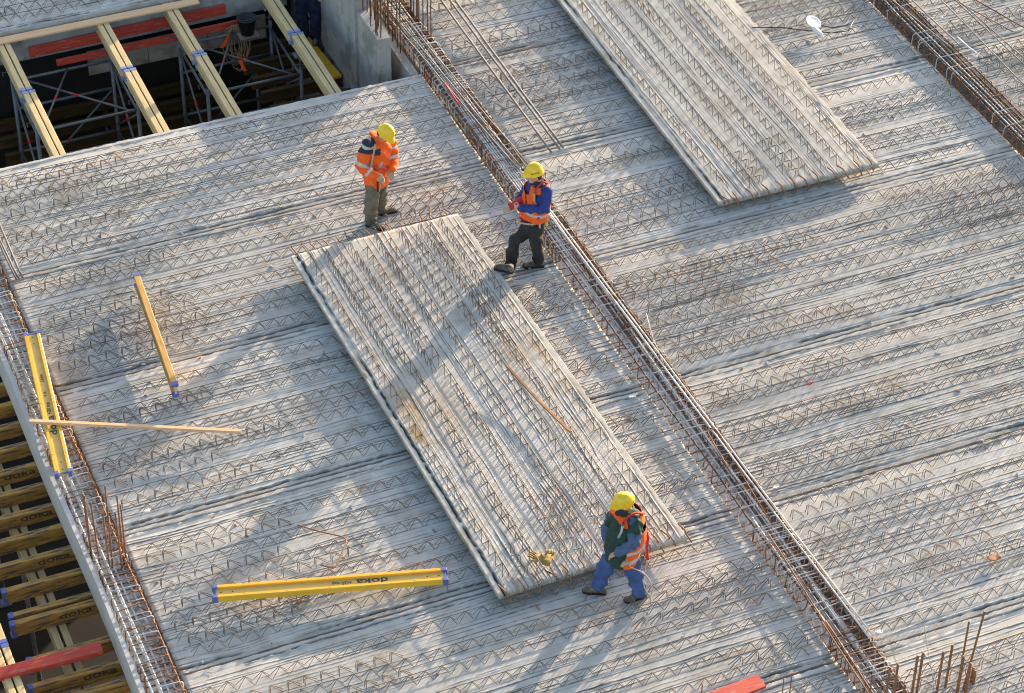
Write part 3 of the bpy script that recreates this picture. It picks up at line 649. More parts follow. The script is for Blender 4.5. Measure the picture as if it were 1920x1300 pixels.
rbar('long rusty loop bar with rounded end lying against the middle cage',[U(1448,985,.15),U(1400,905,.155),U(1370,850,.16),U(1352,818,.165),U(1342,805,.17),U(1330,803,.175),U(1328,812,.175),U(1340,835,.17),U(1372,890,.165)],.0085,'rust')
rbar('thin pale wire standing up from the middle cage and drooping',[U(1250,700,.16),U(1238,665,.18),U(1226,640,.22),U(1218,612,.2),U(1212,588,.16)],.004,'barp')
rbar('thin grey wire running across the deck behind the column bars',[U(1722,1112,.14),U(1731,1160,.14),U(1738,1210,.14),U(1748,1260,.14),U(1752,1310,.14)],.0035,'bar')
def vbar(label,top,h,group,m='rust',z0=0,r=.009,lean=(0,0)):
    T=U(*top,h); b=np.array([T[0]+lean[0],T[1]+lean[1],z0]); return rbar(label,[b,(b+T)/2,T],r,m,group)
GV='rusty upright column bars at the near corner'
for (x,y,r_,l) in((1669,1252,.011,0),(1684,1246,.011,0),(1682,1268,.009,0),(1636,1266,.006,0),(1697,1284,.011,0),(1704,1297,.011,0),(1721,1230,.012,0),(1731,1224,.012,0),(1769,1223,.012,0),(1786,1210,.012,0),(1807,1231,.012,0),(1817,1166,.009,0),(1846,1147,.010,-.12),(1820,1244,.013,0),(1825,1252,.012,0),(1829,1258,.013,0)):
    yy=15.62+RNG.normal()*.05; 
    lo,hi=.05,3.0
    for _ in range(30):
        mid=(lo+hi)/2
        if U(x,y,mid)[1]>yy: lo=mid
        else: hi=mid
    vbar('rusty upright column bar beside the near end of the middle cage',(x,y),mid,GV,'rust',-.3,r_*1.25,(l,0))
for (x,y) in((1317,1283),(1470,1273),(1485,1262)):
    vbar('short rusty upright bar near the salmon-red board',(x,y),.55,'short upright bars near the salmon-red board','rust',-.05,.007)
GW='rusty upright bars rising from the edge cage'
for (x,y,h) in((155,926,.95),(170,942,.9),(193,967,.8),(197,911,1.2),(219,930,1.0),(216,962,.8),(226,947,.9),(158,930,.95)):
    vbar('rusty upright bar rising from the edge cage',(x,y),h,GW,'rust',-.11,.0105,(RNG.normal()*.02,RNG.normal()*.02))
GX='dark upright starter bars on the low wall block'
for i in range(14):
    x=10.63+.14*RNG.random(); y=29.5+.06*i; rbar('dark rusty upright starter bar on the low wall block',[(x,y,.42),(x+RNG.normal()*.01,y,1.0),(x+RNG.normal()*.03,y,1.75+RNG.random()*.3)],.009,'rustd',GX)
GY='dark upright starter bars beside the middle cage'
for i in range(18):
    x=(11.05 if i%3==0 else 11.5)+.1*RNG.random(); y=29.75+.07*i*.8; rbar('dark rusty upright starter bar rising beside the middle cage',[(x,y,-.18),(x,y,.6),(x+RNG.normal()*.02,y,1.5+RNG.random()*.3)],.009,'rustd',GY)
# ================================================================ LITTER
def flake(label,p,s,m='white',z=.02,cat='scrap',seed=0,th=.006):
    rng=np.random.default_rng(seed); c=U(*p,z); n=7; a=rng.uniform(0,6.28); V=[];t=[]
    for k in(0,1):
        for j in range(n): an=2*math.pi*j/n; rr=s*(.6+.4*rng.random()); V.append(c+np.array([rr*math.cos(an)*1.3,rr*math.sin(an)*.8,k*th+abs(rng.normal())*.012]))
    F=[[j,(j+1)%n,n+(j+1)%n,n+j] for j in range(n)]+[list(range(n))[::-1],[n+j for j in range(n)]]
    return tag(MB().add(V,F).build('scrap',M[m]),label,cat)
for i,(p,s,l) in enumerate((((1186,745),.06,'white scrap of plastic by the cage beside the loose panel'),((976,316),.05,'small white scrap on the deck ahead of the blue-sweatered worker'),((1455,915),.05,'white crumpled scrap between the middle cage and a wide joint'),((275,960),.055,'small white label scrap on the deck near the edge cage bars'),((1120,466),.06,'white paper scrap by the cage behind the blue-sweatered worker'),((855,103),.06,'white crumpled bag on the deck beside the long loose bars'),((1647,1187),.06,'pinkish white paper scrap beside the dense stirrups'),((1765,36),.04,'small white block on the deck past the far cage'))):
    flake(l,p,s*.8,'white',.03,'scrap',i,.012)
flake('small red scrap lying between girders of the middle bay',(1517,721),.035,'redcl',.03,'scrap',41)
t_=flake('piece of broken brown tile lying on the deck of the middle bay',(1864,1047),.09,'brick',.05,'tile',17,.03)
rbar('thin pink-red strip lying on top of the middle cage',[U(833,155,.17),U(843,170,.175),U(853,185,.17),U(862,200,.17)],.012,'redcl',name='strip',cat='strip')
rbar('white plastic strip lying on the deck past the far cage',[U(1795,70,.15),U(1815,88,.14),U(1842,108,.14)],.012,'white',name='strip',cat='strip')
# round white lamp with cable
lp=U(1525,42,.2); lt=thing('work_lamp','round white work lamp lying on the deck with its cable','lamp',lp-np.array([0,0,.2]))
m_=MB(); n=18; V=[]; tilt=np.array([.25,-.35,1.]); tilt/=np.linalg.norm(tilt); ax1=np.cross(tilt,[0,1,0]); ax1/=np.linalg.norm(ax1); ax2=np.cross(tilt,ax1)
for r_,h_ in((.03,-.05),(.10,-.03),(.125,0),(.12,.012),(.105,.006),(.03,.0)): V+=[lp+tilt*h_+r_*(ax1*math.cos(2*math.pi*j/n)+ax2*math.sin(2*math.pi*j/n)) for j in range(n)]
F=[[i*n+j,i*n+(j+1)%n,(i+1)*n+(j+1)%n,(i+1)*n+j] for i in range(5) for j in range(n)]+[list(range(n))[::-1],[5*n+j for j in range(n)]]
m_.add(V,F).build('shade',M['white'],lt,True)
MB().tube([lp-tilt*.04,U(1530,58,.14),U(1540,66,.12),U(1545,74,.06)],[.03,.045,.035,.012],8).build('lamp_body',M['white'],lt,True)
MB().tube([lp-tilt*.04,U(1560,52,.14),U(1585,48,.14),U(1600,40,.13),U(1590,58,.13),U(1560,62,.03),U(1500,56,.14),U(1470,52,.14),U(1410,52,.22)],.008,5).build('cable',M['bucket'],lt,True)
# pair of work gloves on the loose panel
def glove_loose(c,ang,parent,m):
    m_=MB(); f=np.array([math.cos(ang),math.sin(ang),0]); s_=np.array([-f[1],f[0],0]); u=np.array([0,0,1.])
    m_.loft([(c-f*.11,s_*.05,u*.025),(c-f*.05,s_*.042,u*.022),(c,s_*.05,u*.02),(c+f*.05,s_*.045,u*.016)],10)
    for k,(o,l) in enumerate(((-.036,.07),(-.012,.085),(.012,.08),(.036,.065))):
        m_.tube([c+f*.04+s_*o,c+f*(.04+l*.6)+s_*o*1.25+u*.02,c+f*(.04+l)+s_*o*1.3+u*.012],[.012,.011,.009],6)
    m_.tube([c-f*.02+s_*.045,c+f*.02+s_*.08+u*.01,c+f*.045+s_*.085],[.014,.012,.01],6)
    return m_
for c,a,l,m in((U(1009,1046,.27),2.2,'stiff dirty work glove with yellow cuff lying on the loose panel','gloveb'),(U(1028,1046,.29),.9,'dirty work glove with spread fingers lying on the loose panel','gloveb')):
    tag(glove_loose(c,a,None,m).build('work_glove',M[m],None,True),l,'glove')

# crumbs of mortar, chips and tie wire strewn over the deck
rg=np.random.default_rng(77); m_=MB()
for k in range(420):
    x,y=rg.uniform(4.5,18.0),rg.uniform(16,29)
    if 11.0<x<11.75: continue
    s_=rg.uniform(.006,.022); c=np.array([x,y,s_*.4+.003]); a=rg.uniform(0,3.14); X=np.array([math.cos(a),math.sin(a),0]); Y=np.array([-X[1],X[0],0])
    m_.box(c,(s_*2*rg.uniform(.7,2.2),s_*rg.uniform(.7,1.4),s_),ax=[X,Y,ZU_],m=int(rg.integers(0,3)),taper=.6)
tag(m_.build('debris',[M['pale'],M['ply'],M['brick']]),'mortar crumbs and wood chips strewn over the deck','debris',kind='stuff')
m_=MB()
for k in range(70):
    x,y=rg.uniform(4.6,18.0),rg.uniform(16.5,29)
    if 11.0<x<11.75: continue
    a=rg.uniform(0,6.28); l=rg.uniform(.05,.16); P=[np.array([x,y,.012])]
    for q in range(4): a+=rg.normal()*.5; P.append(P[-1]+np.array([math.cos(a),math.sin(a),.0])*l/4+np.array([0,0,max(-.003,rg.normal()*.006)]))
    m_.tube(P,.0028,4)
tag(m_.build('tie_wire',M['rust']),'rusty tie wire snippets scattered on the deck','tie wire',kind='stuff')
# ================================================================ PEOPLE
def nz(v): v=np.asarray(v,float); return v/(np.linalg.norm(v)+1e-9)
ZU=np.array([0,0,1.0])
def garment(name,mb,mats,parent,vox=.013,it=4,amp=.004,matfn=None,seed=0,wl=18.0):
    me=npmesh('tmp',mb.v,mb.f,mats); o=bpy.data.objects.new('tmp',me); COL.objects.link(o)
    md=o.modifiers.new('r','REMESH'); md.mode='VOXEL'; md.voxel_size=vox
    if it: sm=o.modifiers.new('s','SMOOTH'); sm.factor=.5; sm.iterations=it
    bpy.context.view_layer.update(); m2=bpy.data.meshes.new_from_object(o.evaluated_get(bpy.context.evaluated_depsgraph_get())); bpy.data.objects.remove(o); bpy.data.meshes.remove(me)
    m2.name=name; n=len(m2.vertices); co_=np.empty(n*3,np.float32); m2.vertices.foreach_get('co',co_); co_=co_.reshape(-1,3)
    no=np.empty(n*3,np.float32); m2.vertices.foreach_get('normal',no); no=no.reshape(-1,3)
    if amp:
        rng=np.random.default_rng(seed); d=np.zeros(n)
        for k in range(7):
            dirv=nz(rng.normal(size=3)+np.array([0,0,1.2])); d+=np.sin(co_@dirv*wl*rng.uniform(.8,3.2)+rng.uniform(0,6.28)+1.5*np.sin(co_@nz(rng.normal(size=3))*9))
        co_+=no*(d*amp/2.2)[:,None]; m2.vertices.foreach_set('co',co_.ravel())
    m2.materials.clear()
    for m in(mats if isinstance(mats,(list,tuple)) else [mats]): m2.materials.append(m)
    f=len(m2.polygons); mi=np.zeros(f,np.int32)
    if matfn is not None:
        ce=np.empty(f*3,np.float32); m2.polygons.foreach_get('center',ce); mi=np.asarray(matfn(ce.reshape(-1,3)),np.int32)
    m2.polygons.foreach_set('material_index',mi); m2.polygons.foreach_set('use_smooth',np.ones(f,bool)); m2.update()
    return obj(name,m2,parent)
def limb(mb,pts,rad,n=12,ex=0.0):
    pts=[np.asarray(p,float) for p in pts]; P=[];Rr=[]
    for i in range(len(pts)-1):
        for k in range(4): f=k/4; P.append(pts[i]*(1-f)+pts[i+1]*f); Rr.append(rad[i]*(1-f)+rad[i+1]*f)
    P.append(pts[-1]);Rr.append(rad[-1])
    for i in range(len(pts)): mb.ell(pts[i],[np.array([rad[i],0,0]),np.array([0,rad[i],0]),np.array([0,0,rad[i]])],10,7)
    return mb.tube(P,Rr,n)
def torso(mb,j,grow=0.0,lo=0.0,hi=1.0,widths=None):
    pel,wa,ch,nb=j['pel'],j['wai'],j['che'],j['neck']; lat=nz(j['shL']-j['shR']); ax=[pel,wa,ch,ch*.35+nb*.65,nb]
    wd=widths or [(.165,.125),(.155,.12),(.175,.13),(.17,.11),(.075,.075)]; sec=[]
    pts=[pel-nz(wa-pel)*.09]+ax; wd=[(wd[0][0]*.9,wd[0][1]*.9)]+list(wd)
    for i,(p,(a,b)) in enumerate(zip(pts,wd)):
        up=nz(pts[min(i+1,len(pts)-1)]-pts[max(i-1,0)]); l=nz(lat-up*(lat@up)); f=np.cross(up,l); sec.append((p,l*(a+grow),f*(b+grow)))
    out=[]
    for i in range(len(sec)-1):
        for k in range(3): t=k/3; out.append(tuple(np.asarray(sec[i][q])*(1-t)+np.asarray(sec[i+1][q])*t for q in range(3)))
    out.append(sec[-1]); return mb.loft(out,16)
def hand(mb,w,d,side,curl=.5,s=1.0,nrm=None):
    """w wrist, d pointing direction, side: direction of the thumb"""
    d=nz(d); side=nz(np.asarray(side)-d*(np.asarray(side)@d)); pn=np.cross(d,side) if nrm is None else nz(nrm)
    c=w+d*.055*s; mb.loft([(w-d*.02,side*.03*s,pn*.024*s),(w+d*.03*s,side*.038*s,pn*.02*s),(w+d*.085*s,side*.042*s,pn*.018*s)],10)
    for k,(o,l) in enumerate(((.032,.07),(.011,.08),(-.011,.075),(-.032,.058))):
        a=w+d*.08*s+side*o*s; l*=s; b=a+d*l*.5*math.cos(curl*.6)+pn*l*.5*math.sin(curl*.6); e=b+d*l*.5*math.cos(curl*1.6)+pn*l*.5*math.sin(curl*1.6)
        mb.tube([a,b,e],[.0105*s,.0095*s,.008*s],7)
    a=w+d*.02*s+side*.03*s; b=a+d*.03*s+side*.03*s+pn*.012*s; e=b+d*.032*s+side*.006*s+pn*.012*s
    return mb.tube([a,b,e],[.014*s,.012*s,.0095*s],7)
def boot(heel,toe,ankle,parent,m):
    heel=np.asarray(heel,float);toe=np.asarray(toe,float); d=nz(toe-heel); L=max(.27,np.linalg.norm(toe-heel)); s_=np.cross(ZU,d); mb=MB()
    def sec(f,w,h): c=heel+d*L*f+ZU*h*.5; return (c,s_*w,ZU*h*.5)
    mb.loft([sec(.0,.026,.06),sec(.06,.037,.085),sec(.25,.038,.11),sec(.45,.041,.095),sec(.65,.047,.075),sec(.85,.044,.062),sec(.96,.03,.05),sec(1.0,.012,.03)],12)
    a0=heel+d*L*.17+ZU*.06; limb(mb,[a0,ankle+ZU*.02],[.046,.05],10)
    b=garment('boot',mb,[m],parent,.009,2,.0015)
    so=MB(); prof=[(-.01,.0),(.0,.03),(.06,.04),(.25,.041),(.5,.043),(.7,.051),(.88,.047),(.98,.032),(1.02,.0)]
    ring=[(f,w) for f,w in prof]+[(f,-w) for f,w in prof[-2:0:-1]]; n=len(ring)
    V=[heel+d*L*f+s_*w+ZU*z for z in(-.004,.022) for f,w in ring]
    so.add(V,[[i,(i+1)%n,n+(i+1)%n,n+i] for i in range(n)]+[list(range(n))[::-1],[n+i for i in range(n)]]); so.build('sole',M['bucket'],b)
    return b
def helmet(c,up,front,parent,printed=False):
    up=nz(up); fr=nz(np.asarray(front)-up*(np.asarray(front)@up)); la=np.cross(up,fr); mb=MB(); n=28; V=[]
    rows=[(1.085,-.014),(1.02,-.004),(.985,.03),(.93,.065),(.80,.10),(.60,.127),(.33,.143),(.12,.148)]
    for k,(rr,h) in enumerate(rows):
        for j in range(n):
            t=2*math.pi*j/n; f=math.cos(t); q=rr*1.0; x=.117*q*f; y=.099*q*math.sin(t); hh=h*.9
            if k<2: 
                pk=max(0,f)**6; x+=.055*pk; hh-=.014*pk; x-=.006*(f<0); 
            if k>=3: hh+=.008*math.exp(-(y/.022)**2)
            V.append(c+fr*x+la*y+up*hh)
    F=[[i*n+j,i*n+(j+1)%n,(i+1)*n+(j+1)%n,(i+1)*n+j] for i in range(len(rows)-1) for j in range(n)]+[[(len(rows)-1)*n+j for j in range(n)]]
    V+= [v-up*.006-(v-c)*.06 for v in V[:n]]; b=len(V)-n; F+=[[b+j,b+(j+1)%n,(j+1)%n,j] for j in range(n)]+[[b+j for j in range(n)][::-1]]
    h=MB().add(V,F).build('hard_hat',M['helm'],parent,True)
    sh=MB(); 
    sp=[(.01,.0),(.05,.03),(-.03,-.04)] if not printed else [(.02,.1),(.035,.1),(-.0,.1),(-.02,.1),(-.04,.1),(.05,.1)]
    for k,(a,b_) in enumerate(sp):
        if printed: p=c+la*.099*.95*(1 if (la@DV)<0 else -1)*math.sqrt(max(0,1-(a/.135)**2))*.985+fr*a+up*.042
        else: p=c+fr*a+la*b_+up*(.132-abs(a)*.3-abs(b_)*.5)
        sh.box(p,(.012,.008,.012))
    sh.build('print_marks',M['ink'],h)
    return h
def body_mesh(j,parent,hands=()):
    mb=MB(); torso(mb,j,-.02)
    for s in'LR':
        limb(mb,[j['sh'+s],j['el'+s],j['wr'+s]],[.05,.04,.027]); limb(mb,[j['hip'+s],j['kn'+s],j['an'+s]],[.075,.052,.036])
    h=j['head']; up=nz(j['hup']); fr=nz(j['hfr']-up*(j['hfr']@up)); la=np.cross(up,fr)
    limb(mb,[j['neck']-ZU*.03,h-up*.05],[.058,.055])
    mb.ell(h+up*.015,[fr*.095,la*.075,up*.115],16,12); mb.ell(h-up*.055+fr*.035,[fr*.055,la*.055,up*.055],12,8)
    mb.tube([h+fr*.085+up*.02,h+fr*.118-up*.018,h+fr*.095-up*.03],[.01,.015,.012],8)
    for q in(-1,1): mb.ell(h+la*.078*q-fr*.005+up*.0,[fr*.02,la*.012,up*.032],8,6)
    for w,d,sd,c in hands: hand(mb,w,d,sd,c)
    b=garment('body',mb,[M['skin']],parent,.0085,3,0)
    e=MB(); 
    for q in(-1,1): e.ell(h+fr*.088+la*.032*q+up*.02,[fr*.009,la*.012,up*.007],8,6)
    e.box(h+fr*.088-up*.052,(.012,.045,.006),ax=[fr,la,up]); e.build('eyes_and_mouth',M['hair'],b)
    hb=MB(); hb.ell(h+up*.03-fr*.02,[fr*.088,la*.083,up*.09],14,10); hb.ell(h-fr*.045-up*.02,[fr*.05,la*.066,up*.05],12,8)
    hb.build('hair',M['hair'],parent,True)
    return b
def trousers(j,parent,m,hem=.075,knee=.085,seed=0,top='pel'):
    mb=MB(); lat=nz(j['hipL']-j['hipR']); f=np.cross(ZU,lat); pel=j['pel']
    for s in'LR':
        a=j['an'+s]; k=j['kn'+s]; limb(mb,[j['hip'+s],k,a+(k-a)*.12],[.105,knee,hem]); 
        limb(mb,[a+(k-a)*.25,a+(k-a)*.02],[hem*.98,hem*1.02])
    mid=(j['hipL']+j['hipR'])/2
    mb.loft([(mid-ZU*.04,lat*.13,f*.105),(mid+ZU*.03,lat*.168,f*.125),(pel+ZU*.03,lat*.165,f*.12),(pel+ZU*.10,lat*.155,f*.115)],16)
    return garment('trousers',mb,[M[m]],parent,.012,3,.0095,None,seed,21)
def sleeves(mb,j,r=(.078,.066,.05),ends=1.0):
    for s in'LR': limb(mb,[j['neck']-ZU*.055,j['sh'+s]+ZU*.005],[.07,r[0]*.97])
    for s in'LR': limb(mb,[j['sh'+s],j['el'+s],j['el'+s]+(j['wr'+s]-j['el'+s])*ends],list(r))
    return mb
def strap(name,pts,parent,m,w=.018,t=.006,n=6):
    return MB().tube(pts,w*.42,n).build(name,M[m],parent,True)
def person(label,P0): return thing('person',label,'person',P0)
def mk(crop,scale,P0,spec):
    return {k:J(crop[0]+x/scale,crop[1]+y/scale,P0,dd) for k,(x,y,dd) in spec.items()}
def along(C,a,b):   # param along segment a->b and distance
    d=b-a; t=(C-a)@d/(d@d); return t,np.linalg.norm(C-(a+np.clip(t,0,1)[:,None]*d),axis=1)
# ---- worker in orange jacket
P0=U(699,424,0); p1=person('worker in orange reflective jacket and yellow helmet looking down at the panel end',P0)
def fz(v,z): v=np.array(v); v[2]=z; return v
CW,SC=(650,210),5.652
j=mk(CW,SC,P0,dict(anR=(255,1150,0),knR=(262,950,-.05),hipR=(275,755,0),anL=(358,1030,.27),knL=(368,890,.16),hipL=(352,750,.14),pel=(315,705,.06),wai=(318,610,.06),che=(318,430,.06),neck=(335,285,.05),
  shR=(215,350,-.10),elR=(152,575,-.17),wrR=(300,680,-.22),shL=(462,325,.20),elL=(498,510,.14),wrL=(480,600,.0),head=(395,240,-.03)))
F1=nz(RV*.8-DV*.55); j['hup']=ZU*.80+F1*.62; j['hfr']=F1-ZU*.5
body_mesh(j,p1); trousers(j,p1,'olive',.085,.092,1)
def U_(x,y,z): return U(CW[0]+x/SC,CW[1]+y/SC,z)
boot(U_(205,1200,0.0),U_(372,1246,0.0),j['anR'],p1,M['bootb']); boot(U_(340,1092,0),U_(488,1056,0),j['anL'],p1,M['boot'])
mb=MB(); torso(mb,j,.022,widths=[(.165,.13),(.165,.13),(.185,.14),(.18,.12),(.085,.085)]); sleeves(mb,j,(.082,.08,.066),.97)
up=nz(j['neck']-j['che']); mb.loft([(j['neck']-up*.06,RV*.10,DV*.10),(j['neck']+up*.0,RV*.098,DV*.098),(j['neck']+up*.085-F1*.025,RV*.1,DV*.1)],14)
def mf1(C):
    mi=np.zeros(len(C),int); t,_=along(C,j['pel'],j['neck']); tl,dl=along(C,j['shR'],j['elR']); t2,d2=along(C,j['elR'],j['wrR']); t3,d3=along(C,j['shL'],j['elL']); t4,d4=along(C,j['elL'],j['wrL'])
    latd=(C-j['che'])@nz(j['shL']-j['shR']); frn=(C-j['che'])@F1
    onR=(d2<.11)|((dl<.115)&(tl>.12)); onL=(d4<.1)|((d3<.1)&(t3>.15))
    tor=~(onR|onL)
    mi[tor&(t>.70)&(t<.96)&(frn<.06)]=2; mi[tor&(t>.76)&(t<.9)&(latd<-.1)]=2
    mi[(dl<.12)&(tl<.34)&(tl>-.3)&(latd<-.12)]=2
    mi[(dl<.13)&(np.abs(tl-.06)<.075)&(latd<-.13)]=1
    for tt,dd,c in((tl,dl,.86),(t2,d2,.55),(t3,d3,.18),(t3,d3,.72)): mi[(dd<.115)&(np.abs(tt-c)<.085)&((onR if tt is tl or tt is t2 else onL))]=1
    mi[tor&(np.abs(t-.42)<.028)&(frn>0)]=1; mi[tor&(np.abs(latd+.02)<.022)&(t>.42)&(t<.56)&(frn>0)]=1
    return mi
garment('jacket',mb,[M['orange'],M['refl'],M['navy']],p1,.011,2,.009,mf1,2,26)
mb=MB(); hand(mb,j['wrR'],nz(J(CW[0]+385/SC,CW[1]+720/SC,P0,-.26)-j['wrR']),ZU,.9,1.25); garment('glove',mb,[M['glove']],p1,.008,2,.001)
mb=MB(); hand(mb,j['wrL'],nz(J(CW[0]+455/SC,CW[1]+720/SC,P0,-.08)-j['wrL']),-RV,.9,1.25); garment('glove',mb,[M['glove']],p1,.008,2,.001)
helmet(j['head']+nz(j['hup'])*.055,j['hup'],j['hfr'],p1)
def JJ(x,y,dd): return J(CW[0]+x/SC,CW[1]+y/SC,P0,dd)
hr=thing('x','x','x',P0); bpy.data.objects.remove(hr)
h1=strap('harness',[JJ(300,340,-.14),JJ(285,450,-.19),JJ(262,560,-.19),JJ(250,600,-.16)],p1,'strap',.03)
strap('harness_belt',[JJ(255,600,-.15),JJ(330,612,-.17),JJ(400,600,-.1),JJ(445,580,.02)],p1,'redcl',.035)
strap('lanyard',[JJ(105,640,.02),JJ(70,710,.0),JJ(48,790,0),JJ(65,850,-.02),JJ(120,885,-.05),JJ(180,885,-.08),JJ(230,870,-.1)],p1,'strap',.014)
strap('lanyard_end',[JJ(270,715,-.1),JJ(262,760,-.14),JJ(280,775,-.14)],p1,'strap',.018)
strap('belt_tail',[JJ(350,745,-.13),JJ(358,800,-.14),JJ(345,850,-.13)],p1,'strap',.018); strap('tool_loop',[JJ(328,750,-.12),JJ(330,845,-.12)],p1,'black',.03)
# ---- worker in blue sweater and orange vest
P0=U(1012,502,0); CW,SC=(920,280),5.2
p2=person('worker in blue sweater and orange vest pulling on red gloves, one foot on the panel',P0)
j=mk(CW,SC,P0,dict(anR=(190,1140,-.02),knR=(238,885,.0),hipR=(385,765,.06),anL=(470,1080,.02),knL=(450,930,-.03),hipL=(440,770,-.08),pel=(415,715,0),wai=(425,640,0),che=(448,490,0),neck=(458,325,0),
  shR=(365,385,.15),elR=(300,480,.12),wrR=(242,540,-.02),shL=(548,425,-.12),elL=(528,590,-.2),wrL=(295,578,-.16),head=(428,258,0)))
F2=nz(-RV*.87-DV*.45); j['hup']=ZU+F2*.12; j['hfr']=F2*1.0-ZU*.15+DV*.25
def U_(x,y,z): return U(CW[0]+x/SC,CW[1]+y/SC,z)
def JJ(x,y,dd): return J(CW[0]+x/SC,CW[1]+y/SC,P0,dd)
body_mesh(j,p2,[]); trousers(j,p2,'black',.078,.085,3)
boot(U_(222,1205,ZP+.012),U_(70,1165,ZP+.012),j['anR'],p2,M['bootb']); boot(U_(520,1140,0),U_(310,1145,0),j['anL'],p2,M['bootb'])
mb=MB(); torso(mb,j,.012); sleeves(mb,j,(.078,.068,.05),.95); up=nz(j['neck']-j['che'])
mb.loft([(j['neck']-up*.05,RV*.085,DV*.085),(j['neck']+up*.045,RV*.07,DV*.07)],12)
def mfb(C): t,_=along(C,j['che'],j['neck']); d=np.linalg.norm(C-j['neck'],axis=1); t0,_=along(C,j['pel'],j['neck']); dw=np.linalg.norm(C-j['pel'],axis=1); return np.where(((t>.97)&(d<.13))|((t0<.16)&(dw<.27)&((C-j['pel'])@ZU<.12)),1,0)
garment('sweater',mb,[M['blueshirt'],M['navy']],p2,.011,2,.009,mfb,4,26)
def vest(j,P,FR,parent,openf=False,seed=5,bands=(.22,.40),wlim=.155,tlo=-.08):
    mb=MB(); torso(mb,j,.032,widths=[(.16,.125),(.158,.125),(.178,.135),(.155,.115),(.09,.09)])
    v=garment('safety_vest',mb,[M['orange'],M['refl']],parent,.012,3,.004,None,seed,18); me=v.data
    bm=bmesh.new(); bm.from_mesh(me); lat=nz(j['shL']-j['shR']); dele=[]
    for f in bm.faces:
        c=np.array(f.calc_center_median()); t=((c-j['pel'])@(j['neck']-j['pel']))/((j['neck']-j['pel'])@(j['neck']-j['pel'])); q=(c-j['che'])@lat; fr=(c-j['che'])@FR
        kill=t>.995 or t<tlo or (t>.60 and t<.88 and abs(q)>wlim-.01) or (t>.78 and fr>0 and abs(q)<.055+.25*(t-.78))
        if openf and fr>.02 and abs(q)<.11: kill=True
        if not openf and fr>.05 and abs(q)<.012 and t>.4: kill=True
        if kill: dele.append(f); continue
        if any(abs(t-b)<.035 for b in bands): f.material_index=1
    bmesh.ops.delete(bm,geom=dele,context='FACES'); bm.to_mesh(me); bm.free()
    md=v.modifiers.new('thickness','SOLIDIFY'); md.thickness=.006; md.offset=1; return v
vest(j,P0,F2,p2,False,5,(.36,),tlo=.17)
mb=MB(); hand(mb,j['wrR'],nz(JJ(150,592,-.05)-j['wrR']),JJ(140,540,.05)-JJ(140,590,-.02),.15,1.2)
garment('glove',mb,[M['redcl'],M['glove']],p2,.008,2,.001,lambda C:(((C-j['wrR'])@nz(JJ(150,592,-.05)-j['wrR']))>.09)*1)
mb=MB(); hand(mb,j['wrL'],nz(JJ(235,565,-.12)-j['wrL']),ZU,1.1,1.0); garment('hand',mb,[M['skin']],p2,.0075,2,0)
mb=MB(); limb(mb,[JJ(295,500,.02),JJ(240,540,-.02)],[.055,.05]); garment('glove_cuff',mb,[M['redcl']],p2,.009,2,.002)
helmet(j['head']+nz(j['hup'])*.062,j['hup'],j['hfr'],p2,True)
strap('harness_strap',[JJ(395,600,-.17),JJ(430,480,-.17),JJ(440,390,-.15),JJ(510,320,-.1),JJ(560,330,-.02)],p2,'redcl',.03)
strap('chest_strap',[JJ(425,520,-.185),JJ(425,420,-.165)],p2,'strap',.034); strap('harness_buckle',[JJ(425,425,-.185),JJ(440,398,-.18)],p2,'tube',.03)
strap('hip_belt',[JJ(290,650,.12),JJ(310,680,-.02),JJ(380,690,-.13),JJ(470,670,-.19),JJ(535,640,-.12)],p2,'redcl',.04)
strap('work_belt',[JJ(250,712,.02),JJ(330,726,-.13),JJ(400,735,-.17),JJ(480,720,-.17),JJ(530,690,-.1)],p2,'strap',.032)
strap('belt_end',[JJ(478,725,-.17),JJ(478,785,-.15)],p2,'strap',.034); strap('leg_loop',[JJ(290,600,.1),JJ(275,660,.03),JJ(300,690,-.06),JJ(400,700,-.165)],p2,'redcl',.014)
strap('lanyard',[JJ(575,520,-.02),JJ(560,680,-.04),JJ(545,760,-.08),JJ(515,830,-.1),JJ(480,855,-.12),JJ(490,900,-.12),JJ(515,1000,-.1),JJ(525,1100,-.06)],p2,'strap',.012)
strap('lanyard_hook',[JJ(545,700,-.06),JJ(545,750,-.07)],p2,'helm',.03)
# ---- worker in green quilted jacket
P0=U(1150,1120,0); CW,SC=(1080,890),5.0
p3=person('worker in green quilted jacket, orange vest and blue trousers striding past the panel',P0)
j=mk(CW,SC,P0,dict(anR=(215,1035,.06),knR=(255,910,.06),hipR=(330,790,.08),anL=(590,1090,-.1),knL=(560,950,-.1),hipL=(510,800,-.08),pel=(420,745,0),wai=(425,670,0),che=(478,510,0),neck=(482,335,0),
  shR=(350,410,.15),elR=(290,540,.12),wrR=(285,600,.05),shL=(550,455,-.15),elL=(545,645,-.25),wrL=(385,738,-.22),head=(455,262,-.02)))
F3=nz(-RV*.85-DV*.5); j['hup']=ZU*.86+F3*.35-DV*.25; j['hfr']=F3-ZU*.3+DV*.35
def U_(x,y,z): return U(CW[0]+x/SC,CW[1]+y/SC,z)
def JJ(x,y,dd): return J(CW[0]+x/SC,CW[1]+y/SC,P0,dd)
body_mesh(j,p3,[(j['wrL'],nz(JJ(325,760,-.2)-j['wrL']),JJ(340,700,-.1)-j['wrL'],.5),(j['wrR'],-ZU,F3,.5)]); trousers(j,p3,'jean',.088,.098,6)
boot(U_(285,1115,0),U_(60,1095,0),j['anR'],p3,M['boot']); boot(U_(655,1135,0),U_(455,1195,0),j['anL'],p3,M['boot'])
mb=MB(); sleeves(mb,j,(.08,.076,.052),.93); torso(mb,j,.004)
garment('sweater',mb,[M['bluegrey']],p3,.011,2,.009,None,7,26)
